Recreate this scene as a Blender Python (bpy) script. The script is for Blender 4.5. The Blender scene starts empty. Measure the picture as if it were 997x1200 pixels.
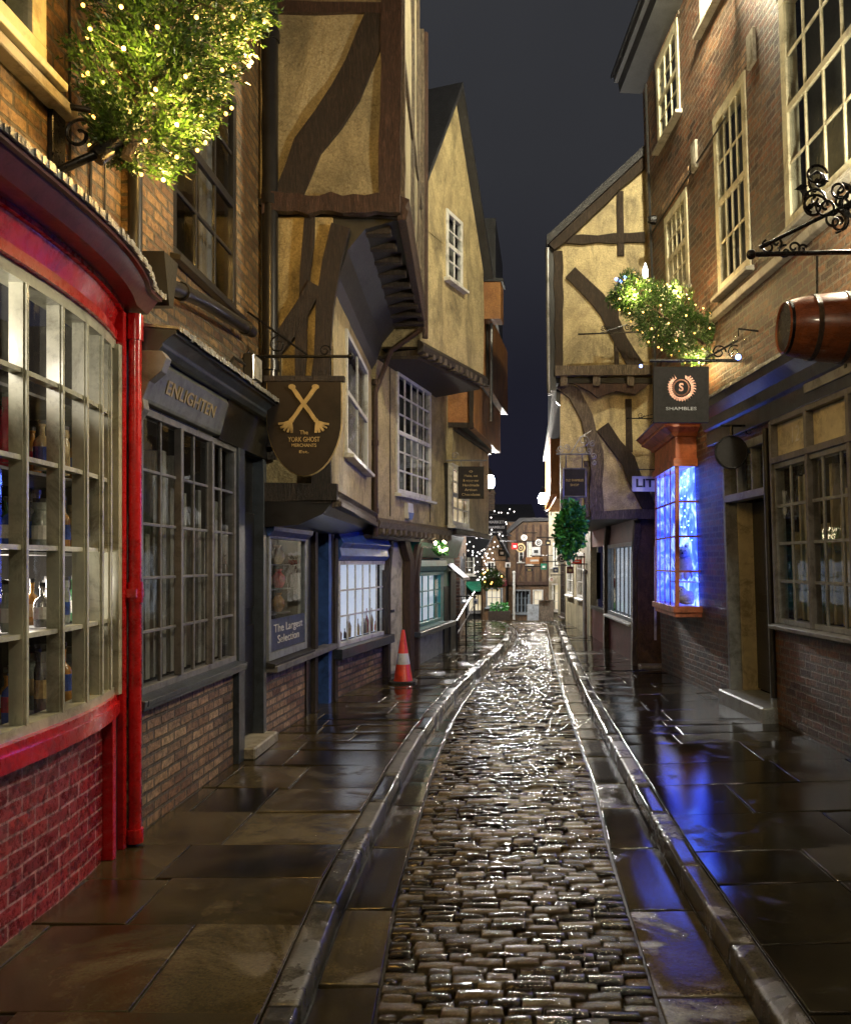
import bpy, math, random
from mathutils import Vector, Matrix, noise
V = Vector
R = math.radians
random.seed(7)
rnd = random.uniform
C = bpy.context.scene.collection
CAMZ = 1.65
CAM = V((0, 0, CAMZ))
F0, CX, CY = 1000.0, 600.0, 660.0     # survey of the photograph: focal length and vanishing point

# ------------------------------------------------------------------ objects
ORG = {}
def tag(o, label=None, cat=None, group=None, kind=None):
    if label: o['label'] = label
    if cat: o['category'] = cat
    if group: o['group'] = group
    if kind: o['kind'] = kind
    return o
def thing(name, label, cat, loc=(0, 0, 0), group=None, local=False):
    o = bpy.data.objects.new(name, None); C.objects.link(o)
    o.location = loc; o.empty_display_size = .1
    ORG[o.name] = V((0, 0, 0)) if local else V(loc)
    return tag(o, label, cat, group)
def org(o):
    while o.parent: o = o.parent
    return ORG.get(o.name, V((0, 0, 0)))
def copy_tree(o, parent=None):
    c = o.copy(); C.objects.link(c)
    if parent: c.parent = parent
    for ch in list(o.children): copy_tree(ch, c)
    return c

SPLIT = {'chain': 'chain', 'joists': 'joist', 'post': 'post', 'door_post': 'door_post', 'lintel': 'lintel', 'brace': 'brace', 'cable': 'cable', 'cable_conduit': 'conduit', 'joist_end': 'joist_end', 'frame_beams': 'beam', 'mullion': 'mullion', 'pilaster': 'pilaster', 'window_surround': 'surround', 'display_shelf': 'display_shelf'}
class MB:
    def __init__(s): s.v = []; s.f = []
    def add(s, vs, fs):
        n = len(s.v); s.v += [V(p) for p in vs]; s.f += [tuple(i + n for i in f) for f in fs]; return s
    def hexa(s, p):        # 8 points: bottom ring 0-3, top ring 4-7
        return s.add(p, [(3, 2, 1, 0), (4, 5, 6, 7), (0, 1, 5, 4), (1, 2, 6, 5), (2, 3, 7, 6), (3, 0, 4, 7)])
    def box(s, x0, x1, y0, y1, z0, z1):
        return s.hexa([(x0, y0, z0), (x1, y0, z0), (x1, y1, z0), (x0, y1, z0), (x0, y0, z1), (x1, y0, z1), (x1, y1, z1), (x0, y1, z1)])
    def fbox(s, F, s0, s1, z0, z1, t0, t1):
        P = F.p
        return s.hexa([P(s0, t0, z0), P(s1, t0, z0), P(s1, t1, z0), P(s0, t1, z0), P(s0, t0, z1), P(s1, t0, z1), P(s1, t1, z1), P(s0, t1, z1)])
    def fprism(s, F, pts, t0, t1):
        n = len(pts)
        a = [F.p(q[0], t0, q[1]) for q in pts] + [F.p(q[0], t1, q[1]) for q in pts]
        return s.add(a, [tuple(range(n)), tuple(range(2 * n - 1, n - 1, -1))] + [(i, (i + 1) % n, n + (i + 1) % n, n + i) for i in range(n)])
    def prism(s, pts, z0, z1):     # plan polygon
        n = len(pts)
        a = [V((q[0], q[1], z0)) for q in pts] + [V((q[0], q[1], z1)) for q in pts]
        return s.add(a, [tuple(range(n)), tuple(range(2 * n - 1, n - 1, -1))] + [(i, (i + 1) % n, n + (i + 1) % n, n + i) for i in range(n)])
    def fprofile(s, F, s0, s1, prof):     # moulding: profile of (t,z) swept along s
        n = len(prof)
        a = [F.p(s0, t, z) for t, z in prof] + [F.p(s1, t, z) for t, z in prof]
        return s.add(a, [tuple(range(n)), tuple(range(2 * n - 1, n - 1, -1))] + [(i, (i + 1) % n, n + (i + 1) % n, n + i) for i in range(n)])
    def wbeam(s, F, pts, w, t0, t1, jit=.007, step=.22):   # hewn timber along a path of (s,z)
        P = []
        for (a, b) in zip(pts[:-1], pts[1:]):
            L = math.hypot(b[0] - a[0], b[1] - a[1]); k = max(1, int(L / step))
            P += [(a[0] + (b[0] - a[0]) * i / k, a[1] + (b[1] - a[1]) * i / k) for i in range(k)]
        P.append(pts[-1]); n = len(P); vs = []
        for i, q in enumerate(P):
            a = P[max(0, i - 1)]; b = P[min(n - 1, i + 1)]
            d = V((b[0] - a[0], b[1] - a[1])).normalized(); m = V((-d.y, d.x))
            w0 = w / 2 + rnd(-jit, jit); w1 = w / 2 + rnd(-jit, jit); tt = t1 + rnd(-jit, jit) * .6
            for k, ww in ((-1, w0), (1, w1)):
                c = (q[0] + m.x * ww * k, q[1] + m.y * ww * k)
                vs.append((c, t0)); vs.append((c, tt))
        n0 = len(s.v)
        s.v += [F.p(c[0], t, c[1]) for c, t in vs]
        for i in range(n - 1):
            a = n0 + i * 4; b = a + 4
            s.f += [(a, b, b + 1, a + 1), (a + 1, b + 1, b + 3, a + 3), (a + 3, b + 3, b + 2, a + 2), (a + 2, b + 2, b, a)]
        a = n0; b = n0 + (n - 1) * 4
        s.f += [(a, a + 1, a + 3, a + 2), (b, b + 2, b + 3, b + 1)]
        return s
    def tube(s, pts, r, seg=8, r1=None):
        pts = [V(p) for p in pts]; n = len(pts); n0 = len(s.v); up = V((0.13, .21, .97)); pu = None
        for i, p in enumerate(pts):
            d = (pts[min(n - 1, i + 1)] - pts[max(0, i - 1)]).normalized()
            a = d.cross(up if pu is None else pu)
            if a.length < 1e-3: a = d.cross(V((1, 0, 0)))
            a.normalize(); b = a.cross(d).normalized(); pu = b
            rr = r if r1 is None else r + (r1 - r) * i / max(1, n - 1)
            for k in range(seg):
                t = 2 * math.pi * k / seg; s.v.append(p + a * math.cos(t) * rr + b * math.sin(t) * rr)
        for i in range(n - 1):
            for k in range(seg):
                A = n0 + i * seg + k; B = n0 + i * seg + (k + 1) % seg
                s.f.append((A, B, B + seg, A + seg))
        s.f.append(tuple(range(n0 + seg - 1, n0 - 1, -1))); s.f.append(tuple(range(n0 + (n - 1) * seg, n0 + n * seg)))
        return s
    def lathe(s, prof, o, ax=(0, 0, 1), seg=16):      # prof (r,h)
        o = V(o); ax = V(ax).normalized(); a = ax.orthogonal().normalized(); b = ax.cross(a); n0 = len(s.v)
        for r, h in prof:
            for k in range(seg):
                t = 2 * math.pi * k / seg; s.v.append(o + ax * h + (a * math.cos(t) + b * math.sin(t)) * r)
        for i in range(len(prof) - 1):
            for k in range(seg):
                A = n0 + i * seg + k; B = n0 + i * seg + (k + 1) % seg
                s.f.append((A, B, B + seg, A + seg))
        s.f.append(tuple(range(n0 + seg - 1, n0 - 1, -1))); m = n0 + (len(prof) - 1) * seg; s.f.append(tuple(range(m, m + seg)))
        return s
    def blob(s, c, r, seg=10, rings=7, sq=(1, 1, 1), jit=0):
        prof = []; n0 = len(s.v); c = V(c)
        for i in range(rings + 1):
            th = math.pi * i / rings
            for k in range(seg):
                ph = 2 * math.pi * k / seg; j = 1 + rnd(-jit, jit)
                s.v.append(c + V((math.sin(th) * math.cos(ph) * r * sq[0] * j, math.sin(th) * math.sin(ph) * r * sq[1] * j, math.cos(th) * r * sq[2] * j)))
        for i in range(rings):
            for k in range(seg):
                A = n0 + i * seg + k; B = n0 + i * seg + (k + 1) % seg
                s.f.append((A, A + seg, B + seg, B))
        return s
    def scroll(s, o, ux, uz, r0, turns=1.4, r=.006, start=0, sgn=1, seg=5):
        o = V(o); n = int(16 * turns) + 2
        pts = []
        for i in range(n):
            t = i / (n - 1); a = start + sgn * t * turns * 2 * math.pi; rr = r0 * (1 - .8 * t)
            pts.append(o + V(ux) * math.cos(a) * rr + V(uz) * math.sin(a) * rr)
        return s.tube(pts, r, seg)
    def islands(s):
        p = list(range(len(s.v)))
        def find(i):
            while p[i] != i: p[i] = p[p[i]]; i = p[i]
            return i
        for f in s.f:
            r = find(f[0])
            for i in f[1:]: p[find(i)] = r
        g = {}
        for f in s.f: g.setdefault(find(f[0]), []).append(f)
        out = []
        for fs in g.values():
            m = MB(); mp = {}
            for f in fs:
                for i in f:
                    if i not in mp: mp[i] = len(m.v); m.v.append(s.v[i])
                m.f.append(tuple(mp[i] for i in f))
            out.append(m)
        return out
    def build(s, name, mat, parent=None, bevel=0, smooth=False, o=None):
        if name in SPLIT:
            isl = s.islands()
            if len(isl) > 1:
                for m in isl: r = m.build(SPLIT[name], mat, parent, bevel, smooth, o)
                return r
            name = SPLIT[name]
        me = bpy.data.meshes.new(name); ob = bpy.data.objects.new(name, me); C.objects.link(ob)
        if parent is not None: ob.parent = parent; oo = org(parent)
        else: oo = V((0, 0, 0))
        if o is not None:
            oo = V(o)
            if parent is None: ob.location = oo; ORG[ob.name] = oo
        me.from_pydata([tuple(p - oo) for p in s.v], [], s.f); me.materials.append(mat)
        me.validate()
        import bmesh
        bm = bmesh.new(); bm.from_mesh(me); bmesh.ops.recalc_face_normals(bm, faces=bm.faces); bm.to_mesh(me); bm.free()
        if smooth:
            me.polygons.foreach_set('use_smooth', [True] * len(me.polygons))
            try: me.set_sharp_from_angle(angle=R(50))
            except Exception: pass
        if name in ('road', 'channel', 'kerb_left', 'kerb_right', 'pavement_left', 'pavement_right'):
            m = ob.modifiers.new('n', 'WEIGHTED_NORMAL'); m.mode = 'FACE_AREA'; m.weight = 100; m.keep_sharp = False; m.thresh = .05
        if bevel:
            m = ob.modifiers.new('b', 'BEVEL'); m.width = bevel; m.segments = 1; m.limit_method = 'ANGLE'; m.angle_limit = R(40)
        return ob

class Fac:     # a facade plane: s along, t outwards to the street, z up; it may lean
    def __init__(f, ax, ay, bx, by, lean=0):
        f.A = V((ax, ay, 0)); B = V((bx, by, 0)); f.d = (B - f.A).normalized(); f.L = (B - f.A).length
        n = V((-f.d.y, f.d.x, 0)); f.n = n if (V((0, 0, 0)) - f.A).dot(n) > 0 else -n; f.lean = lean
    def p(f, s, t, z): return f.A + f.d * s + f.n * (t + f.lean * z) + V((0, 0, z))
    def hit(f, px, py, t=0):
        r = V(((px - CX) / F0, 1, (CY - py) / F0)); N = f.d.cross(f.n * f.lean + V((0, 0, 1)))
        k = ((f.A + f.n * t) - CAM).dot(N) / r.dot(N); q = CAM + r * k
        z = q.z; return ((q - f.A - f.n * (f.lean * z)).dot(f.d), z)
    def S(f, px, py=660, t=0): return f.hit(px, py, t)[0]
    def Z(f, px, py, t=0): return f.hit(px, py, t)[1]

# ------------------------------------------------------------------ materials
def nt(name):
    m = bpy.data.materials.new(name); m.use_nodes = True; n = m.node_tree; b = n.nodes['Principled BSDF']; return m, n, b
def N(n, t, **k):
    x = n.nodes.new(t)
    for a, v in k.items():
        if a.startswith('i_'):
            key = a[2:]; key = int(key) if key.isdigit() else key.replace('_', ' ')
            x.inputs[key].default_value = v
        else: setattr(x, a, v)
    return x
def ramp(n, fac, stops):
    r = n.nodes.new('ShaderNodeValToRGB'); e = r.color_ramp.elements
    while len(e) < len(stops): e.new(.5)
    for q, (p, c) in zip(e, stops):
        q.position = p; q.color = tuple(c) + (1,) if len(c) == 3 else c
    n.links.new(fac, r.inputs[0]); return r.outputs[0]
def mapped(n, scale=(1, 1, 1)):
    g = N(n, 'ShaderNodeNewGeometry'); m = N(n, 'ShaderNodeVectorMath', operation='MULTIPLY'); n.links.new(g.outputs['Position'], m.inputs[0]); m.inputs[1].default_value = scale
    return m.outputs[0]
def noi(n, vec, scale, detail=4, rough=.6, dist=0):
    x = N(n, 'ShaderNodeTexNoise', i_Scale=scale, i_Detail=detail, i_Roughness=rough, i_Distortion=dist); n.links.new(vec, x.inputs['Vector']); return x.outputs['Fac']
def bump(n, b, h, strength=.4, dist=.01, prev=None):
    x = N(n, 'ShaderNodeBump', i_Strength=strength, i_Distance=dist); n.links.new(h, x.inputs['Height'])
    if prev is not None: n.links.new(prev, x.inputs['Normal'])
    n.links.new(x.outputs[0], b.inputs['Normal']); return x.outputs[0]
def mx(n, f, a, c2, mode='MIX'):
    x = N(n, 'ShaderNodeMix', data_type='RGBA', blend_type=mode)
    for s_, i in ((f, 0), (a, 6), (c2, 7)):
        if hasattr(s_, 'is_linked') or isinstance(s_, bpy.types.NodeSocket): n.links.new(s_, x.inputs[i])
        else: x.inputs[i].default_value = s_ if i == 0 else (tuple(s_) + (1,))
    return x.outputs[2]
def plain(name, c, rough=.45, metal=0, c2=None, ns=9, bs=.25, bd=.004, coat=0, stretch=(1, 1, 1), var=.35):
    m, n, b = nt(name); v = mapped(n, stretch); f = noi(n, v, ns, 6, .65)
    c2 = c2 or tuple(x * (1 - var) for x in c)
    col = ramp(n, f, [(.32, c2), (.62, c)]); gm = noi(n, mapped(n), 3.1, 9, .78, .5); gr = ramp(n, gm, [(.38, (.42, .4, .37)), (.5, (1, 1, 1))]); col = mx(n, .8, col, gr, 'MULTIPLY'); n.links.new(col, b.inputs['Base Color'])
    f2 = noi(n, v, ns * 5, 4, .7); r = N(n, 'ShaderNodeMapRange', i_3=max(.03, rough - .18), i_4=min(1, rough + .18)); n.links.new(f2, r.inputs[0]); n.links.new(r.outputs[0], b.inputs['Roughness'])
    b.inputs['Metallic'].default_value = metal; b.inputs['Coat Weight'].default_value = coat; b.inputs['Coat Roughness'].default_value = .12
    h = noi(n, v, ns * 3, 6, .7); bump(n, b, h, bs, bd); return m
def wallco(n):
    g = N(n, 'ShaderNodeNewGeometry'); sp = N(n, 'ShaderNodeSeparateXYZ'); n.links.new(g.outputs['Position'], sp.inputs[0])
    sn = N(n, 'ShaderNodeSeparateXYZ'); n.links.new(g.outputs['True Normal'], sn.inputs[0])
    ab = N(n, 'ShaderNodeMath', operation='ABSOLUTE'); n.links.new(sn.outputs[0], ab.inputs[0])
    gt = N(n, 'ShaderNodeMath', operation='GREATER_THAN', i_1=.6); n.links.new(ab.outputs[0], gt.inputs[0])
    m = N(n, 'ShaderNodeMix', data_type='FLOAT'); n.links.new(gt.outputs[0], m.inputs[0]); n.links.new(sp.outputs[0], m.inputs[2]); n.links.new(sp.outputs[1], m.inputs[3])
    c = N(n, 'ShaderNodeCombineXYZ'); n.links.new(m.outputs[0], c.inputs[0]); n.links.new(sp.outputs[2], c.inputs[1]); return c.outputs[0]
def brick(name, ca, cb, cc, mort, rough=.5, bs=.9, wet=.2, bw=.225, rh=.075, ms=.009, dirt=(.03, .03, .02)):
    m, n, b = nt(name); w = wallco(n)
    dn = N(n, 'ShaderNodeTexNoise', i_Scale=7.0, i_Detail=3.0); n.links.new(w, dn.inputs['Vector'])
    d = N(n, 'ShaderNodeVectorMath', operation='SCALE'); d.inputs[3].default_value = .016
    sb = N(n, 'ShaderNodeVectorMath', operation='SUBTRACT'); n.links.new(dn.outputs['Color'], sb.inputs[0]); sb.inputs[1].default_value = (.5, .5, .5)
    n.links.new(sb.outputs[0], d.inputs[0]); ad = N(n, 'ShaderNodeVectorMath'); n.links.new(w, ad.inputs[0]); n.links.new(d.outputs[0], ad.inputs[1])
    def bt(c1, c2, off):
        x = N(n, 'ShaderNodeTexBrick', i_Scale=1.0, i_Mortar_Size=ms, i_Mortar_Smooth=.35, i_Brick_Width=bw, i_Row_Height=rh, i_Bias=off)
        x.inputs['Color1'].default_value = tuple(c1) + (1,); x.inputs['Color2'].default_value = tuple(c2) + (1,); x.inputs['Mortar'].default_value = tuple(mort) + (1,)
        n.links.new(ad.outputs[0], x.inputs['Vector']); return x
    x = bt(ca, cb, 0); y = bt(cc, cb, -.2)
    pos = mapped(n); f = noi(n, pos, 1.6, 5, .6)
    fr = ramp(n, f, [(.4, (0, 0, 0)), (.6, (1, 1, 1))])
    col = mx(n, fr, x.outputs['Color'], y.outputs['Color'])
    g = noi(n, pos, 22, 6, .75); gr = ramp(n, g, [(.32, (.22, .22, .22)), (.6, (1.35, 1.35, 1.35))]); col = mx(n, 1.0, col, gr, 'MULTIPLY')
    dd = noi(n, pos, .9, 6, .65); dr = ramp(n, dd, [(.52, (0, 0, 0)), (.72, (.75, .75, .75))]); col = mx(n, dr, col, dirt)
    n.links.new(col, b.inputs['Base Color'])
    rr = N(n, 'ShaderNodeMapRange', i_3=max(.05, rough - wet), i_4=rough + wet); n.links.new(g, rr.inputs[0]); n.links.new(rr.outputs[0], b.inputs['Roughness'])
    iv = N(n, 'ShaderNodeMath', operation='SUBTRACT', i_0=1.0); n.links.new(x.outputs['Fac'], iv.inputs[1])
    p = bump(n, b, iv.outputs[0], bs, .02); bump(n, b, g, .9, .02, p); return m
def plaster(name, c, c2, stain, sc=1.0):
    m, n, b = nt(name); v = mapped(n); f = noi(n, v, 2.2 * sc, 7, .7, .6); st = mapped(n, (1.5, 1.5, .6)); s = noi(n, st, 1.5 * sc, 8, .72, .8)
    col = ramp(n, f, [(.35, c2), (.6, c)]); sr = ramp(n, s, [(.47, (0, 0, 0)), (.6, (.55, .55, .55)), (.72, (1, 1, 1))]); col = mx(n, sr, col, stain)
    ck = N(n, 'ShaderNodeTexVoronoi', feature='DISTANCE_TO_EDGE', i_Scale=1.7); dv = N(n, 'ShaderNodeVectorMath'); nz = N(n, 'ShaderNodeTexNoise', i_Scale=5.0, i_Detail=5.0); n.links.new(v, nz.inputs['Vector']); sc_ = N(n, 'ShaderNodeVectorMath', operation='SCALE'); sc_.inputs[3].default_value = .35; n.links.new(nz.outputs['Color'], sc_.inputs[0]); n.links.new(v, dv.inputs[0]); n.links.new(sc_.outputs[0], dv.inputs[1]); n.links.new(dv.outputs[0], ck.inputs['Vector']); cr_ = ramp(n, ck.outputs['Distance'], [(0, (.6, .57, .53)), (.006, (1, 1, 1))]); col = mx(n, 1.0, col, cr_, 'MULTIPLY')
    g = noi(n, v, 45, 6, .85); gr = ramp(n, g, [(.32, (.5, .48, .44)), (.62, (1.2, 1.2, 1.2))]); col = mx(n, 1.0, col, gr, 'MULTIPLY')
    n.links.new(col, b.inputs['Base Color']); b.inputs['Roughness'].default_value = .55
    p = bump(n, b, f, .8, .05); bump(n, b, noi(n, v, 30, 6, .75), .8, .012, p); return m
def timber(name, c, c2, rough=.5):
    m, n, b = nt(name); v = mapped(n, (9, 9, 1.1)); f = noi(n, v, 5, 10, .8, 1.6); col = ramp(n, f, [(.34, c2), (.5, c), (.62, tuple(x * 2.4 for x in c)), (.72, tuple(x * 4 for x in c))])
    n.links.new(col, b.inputs['Base Color']); r = N(n, 'ShaderNodeMapRange', i_3=rough - .15, i_4=rough + .2); n.links.new(f, r.inputs[0]); n.links.new(r.outputs[0], b.inputs['Roughness'])
    p = bump(n, b, f, 1.0, .035); bump(n, b, noi(n, mapped(n), 40, 4, .7), .6, .01, p); return m
def glassm(name, tint=(1, 1, 1), refl=.05, wav=.12):
    m, n, b = nt(name); n.nodes.remove(b); o = n.nodes['Material Output']
    t = N(n, 'ShaderNodeBsdfTransparent'); t.inputs[0].default_value = tuple(tint) + (1,); g = N(n, 'ShaderNodeBsdfGlossy', i_Roughness=.03)
    gg = N(n, 'ShaderNodeNewGeometry'); dt = N(n, 'ShaderNodeVectorMath', operation='DOT_PRODUCT'); n.links.new(gg.outputs['Normal'], dt.inputs[0]); n.links.new(gg.outputs['Incoming'], dt.inputs[1])
    ab = N(n, 'ShaderNodeMath', operation='ABSOLUTE'); n.links.new(dt.outputs['Value'], ab.inputs[0]); om = N(n, 'ShaderNodeMath', operation='SUBTRACT', i_0=1.0, use_clamp=True); n.links.new(ab.outputs[0], om.inputs[1])
    pw = N(n, 'ShaderNodeMath', operation='POWER', i_1=5.0); n.links.new(om.outputs[0], pw.inputs[0]); mp = N(n, 'ShaderNodeMapRange', i_3=refl, i_4=1.0); n.links.new(pw.outputs[0], mp.inputs[0])
    f = noi(n, mapped(n), 6, 2, .5); bp = N(n, 'ShaderNodeBump', i_Strength=wav, i_Distance=.01); n.links.new(f, bp.inputs['Height']); n.links.new(bp.outputs[0], g.inputs['Normal'])
    s = N(n, 'ShaderNodeMixShader'); n.links.new(mp.outputs[0], s.inputs[0]); n.links.new(t.outputs[0], s.inputs[1]); n.links.new(g.outputs[0], s.inputs[2]); n.links.new(s.outputs[0], o.inputs[0]); return m
def emit(name, c, s, base=(.8, .8, .8)):
    m, n, b = nt(name); b.inputs['Base Color'].default_value = tuple(base) + (1,); b.inputs['Emission Color'].default_value = tuple(c) + (1,); b.inputs['Emission Strength'].default_value = s; return m
def leafm(name, a, c):
    m, n, b = nt(name); g = N(n, 'ShaderNodeNewGeometry'); col = ramp(n, g.outputs['Random Per Island'], [(0, a), (.7, c), (1, tuple(x * 1.5 for x in c))]); n.links.new(col, b.inputs['Base Color'])
    b.inputs['Roughness'].default_value = .35; b.inputs['Transmission Weight'].default_value = 0; return m
def stonem(name, stops, ns=1.3, r0=.05, r1=.5, bs=.35, isl=.5, puddle=.5, coat=0):
    # wet stone: colour varies per block; where water stands it is smooth, elsewhere the stone's own grain shows
    m, n, b = nt(name); v = mapped(n); g = N(n, 'ShaderNodeNewGeometry')
    f = noi(n, v, ns, 7, .68, .4); fm = N(n, 'ShaderNodeMapRange', i_1=.0, i_2=1.0, i_3=-isl / 2, i_4=isl / 2); n.links.new(g.outputs['Random Per Island'], fm.inputs[0])
    ad = N(n, 'ShaderNodeMath', operation='ADD'); n.links.new(f, ad.inputs[0]); n.links.new(fm.outputs[0], ad.inputs[1])
    col = ramp(n, ad.outputs[0], stops); sp = noi(n, v, 75, 5, .8); gr = ramp(n, sp, [(.3, (.6, .6, .6)), (.7, (1.3, 1.3, 1.3))]); col = mx(n, 1.0, col, gr, 'MULTIPLY')
    n.links.new(col, b.inputs['Base Color'])
    w = noi(n, v, 1.7, 7, .68, .6); wa = N(n, 'ShaderNodeMath', operation='MULTIPLY_ADD', i_1=.5); n.links.new(fm.outputs[0], wa.inputs[0]); n.links.new(w, wa.inputs[2]); wr = ramp(n, wa.outputs[0], [(puddle - .035, (0, 0, 0)), (puddle + .05, (1, 1, 1))]); dk = ramp(n, wr, [(0, (.62, .6, .56)), (1, (1, 1, 1))]); col = mx(n, 1.0, col, dk, 'MULTIPLY'); n.links.new(col, b.inputs['Base Color'])
    rr = N(n, 'ShaderNodeMapRange', i_3=r0, i_4=r1); n.links.new(wr, rr.inputs[0]); n.links.new(rr.outputs[0], b.inputs['Roughness'])
    h = noi(n, v, 22, 9, .78); bp = N(n, 'ShaderNodeBump', i_Distance=.008); n.links.new(h, bp.inputs['Height']); ms = N(n, 'ShaderNodeMapRange', i_3=bs * .22, i_4=bs * 1.3); n.links.new(wr, ms.inputs[0]); n.links.new(ms.outputs[0], bp.inputs['Strength'])
    n.links.new(bp.outputs[0], b.inputs['Normal']); b.inputs['IOR'].default_value = 1.6; b.inputs['Coat Weight'].default_value = coat; b.inputs['Coat Roughness'].default_value = .05; return m

M = {}
M['brick_gold'] = brick('brick_gold', (.3, .16, .055), (.1, .05, .025), (.36, .23, .1), (.13, .11, .07), ms=.012)
M['brick_dark'] = brick('brick_dark', (.17, .06, .027), (.038, .02, .014), (.2, .105, .05), (.15, .125, .09), ms=.012)
M['brick_base'] = brick('brick_base', (.42, .24, .13), (.16, .08, .05), (.52, .36, .22), (.13, .11, .085), ms=.013)
M['brick_red'] = brick('brick_red', (.42, .02, .03), (.22, .01, .018), (.5, .04, .045), (.6, .3, .3), rough=.28, bs=1, ms=.007, dirt=(.05, .01, .012))  # pale mortar colour stands in for white glints on the wet joints
M['plaster'] = plaster('plaster', (.62, .51, .27), (.4, .32, .17), (.09, .075, .045))
M['plaster_olive'] = plaster('plaster_olive', (.48, .42, .27), (.3, .27, .18), (.07, .065, .045), .6)
M['plaster_orange'] = plaster('plaster_orange', (.55, .25, .07), (.42, .17, .05), (.25, .1, .04))
M['cream_wall'] = plaster('cream_wall', (.58, .52, .4), (.4, .35, .26), (.14, .11, .07), 1.5)
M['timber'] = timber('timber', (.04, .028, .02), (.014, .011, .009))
M['timber_pale'] = timber('timber_pale', (.13, .1, .07), (.035, .026, .02))  # same grain as timber, in a paler brown
M['timber_red'] = timber('timber_red', (.065, .035, .024), (.022, .014, .011))
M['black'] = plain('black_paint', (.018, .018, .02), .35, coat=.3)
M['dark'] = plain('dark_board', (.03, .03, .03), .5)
M['room'] = plain('dark_interior', (.035, .032, .03), .8)
M['red'] = plain('red_gloss', (.62, .018, .02), .28, coat=.6, var=.12, ns=4)
M['maroon'] = plain('maroon_paint', (.14, .03, .035), .4, coat=.2)
M['cream'] = plain('cream_paint', (.55, .545, .42), .38, var=.25, coat=.2)
M['cream_y'] = plain('yellow_cream_paint', (.66, .61, .42), .42, var=.25)
M['white'] = plain('white_paint', (.75, .74, .7), .4, var=.2)
M['grey'] = plain('grey_blue_paint', (.055, .07, .095), .35, coat=.3)
M['greyl'] = plain('light_grey_paint', (.3, .33, .36), .4)
M['greym'] = plain('mid_grey_paint', (.2, .2, .21), .5)
M['fascia'] = plain('olive_grey_fascia', (.17, .18, .15), .45)
M['gold'] = plain('gold_lettering', (.55, .42, .14), .4, .3)
M['lead'] = plain('lead_flashing', (.42, .43, .42), .3, .35, ns=20, bs=.7, bd=.02)
M['blue'] = plain('blue_paint', (.07, .16, .5), .35, coat=.2)
M['navy'] = plain('navy_sign', (.05, .07, .15), .4)
M['teal'] = plain('teal_paint', (.03, .28, .3), .35, coat=.2)
M['green'] = plain('green_paint', (.02, .2, .12), .4, coat=.2)
M['orange'] = plain('salmon_orange_paint', (.66, .22, .12), .45, var=.3, coat=.1)
M['iron'] = plain('wrought_iron', (.02, .02, .022), .3, .5)
M['ironl'] = plain('galvanised_iron', (.35, .35, .36), .35, .6)
M['copper'] = plain('varnished_barrel_oak', (.3, .085, .025), .3, coat=.6, ns=7, stretch=(.6, 6, 6))
M['stone'] = plain('lime_stone', (.4, .37, .3), .55, ns=6, bs=.6, bd=.01)
M['slate'] = plain('roof_slate', (.03, .03, .035), .4, ns=14, bs=.8, bd=.02)
M['sett'] = stonem('wet_sett', [(.2, (.016, .012, .007)), (.5, (.06, .045, .022)), (.8, (.15, .115, .058))], 4, .05, .25, 1.2, .6, .52)
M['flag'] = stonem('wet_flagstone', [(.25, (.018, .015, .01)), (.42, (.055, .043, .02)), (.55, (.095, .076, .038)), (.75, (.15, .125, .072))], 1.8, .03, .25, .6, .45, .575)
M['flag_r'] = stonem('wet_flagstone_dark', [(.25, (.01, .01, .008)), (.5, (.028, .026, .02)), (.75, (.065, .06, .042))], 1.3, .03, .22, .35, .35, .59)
M['channel'] = stonem('wet_channel_stone', [(.25, (.016, .014, .009)), (.5, (.06, .05, .028)), (.75, (.14, .115, .06))], 2.4, .02, .24, .6, .4, .585)
M['kerb'] = stonem('wet_kerb_stone', [(.25, (.03, .03, .028)), (.5, (.1, .1, .095)), (.75, (.2, .19, .17))], 3, .06, .35, .6, .3, .5)
M['mortar'] = plain('wet_joint_grit', (.03, .027, .02), .4, ns=20, bs=.8, bd=.01)
M['glass'] = glassm('window_glass')
M['glass_dark'] = glassm('old_window_glass', (.8, .83, .85), .07, .16)
M['leaf'] = leafm('fir_needles', (.012, .04, .01), (.05, .12, .018))
M['ivy'] = leafm('ivy_leaves', (.02, .1, .02), (.06, .28, .06))
M['bark'] = timber('bark', (.06, .04, .025), (.03, .02, .015))
M['bulb_w'] = emit('warm_fairy_bulb', (1, .5, .09), 6)
M['bulb_c'] = emit('cool_fairy_bulb', (1, .9, .85), 6)
M['bulb_b'] = emit('blue_fairy_bulb', (.15, .3, 1), 7)
M['bulb_g'] = emit('green_white_fairy_bulb', (.3, 1, .75), 9)
M['lampglow'] = emit('lantern_globe', (.85, .92, 1), 90)
M['lampwarm'] = emit('warm_lantern_globe', (1, .8, .5), 20)
M['blueglow'] = emit('blue_lit_backcloth', (.016, .055, 1), 3.0, (.1, .2, .8))
_n = M['blueglow'].node_tree; _c = ramp(_n, noi(_n, mapped(_n), 5, 4, .6, .8), [(.38, (.012, .03, .8)), (.5, (.03, .08, 1)), (.66, (.2, .3, 1))]); _n.links.new(_c, _n.nodes['Principled BSDF'].inputs['Emission Color']); _n.nodes['Principled BSDF'].inputs['Emission Strength'].default_value = 5.0
M['lit_win'] = emit('lit_blind', (.75, .85, 1), .75)
M['lit_warm'] = emit('lit_warm_blind', (1, .75, .4), .7)
M['fabric'] = plain('pale_curtain', (.5, .48, .42), .9, ns=8, stretch=(8, 8, .6), bs=.8, bd=.02, var=.6)
M['fabric_b'] = plain('blue_white_curtain', (.55, .65, .75), .9, ns=8, stretch=(9, 9, .6), bs=.8, bd=.02, var=.7)
M['conered'] = plain('cone_orange', (.85, .07, .03), .35, var=.15)
M['conewhite'] = plain('cone_sleeve', (.8, .8, .8), .3, var=.15)
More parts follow.
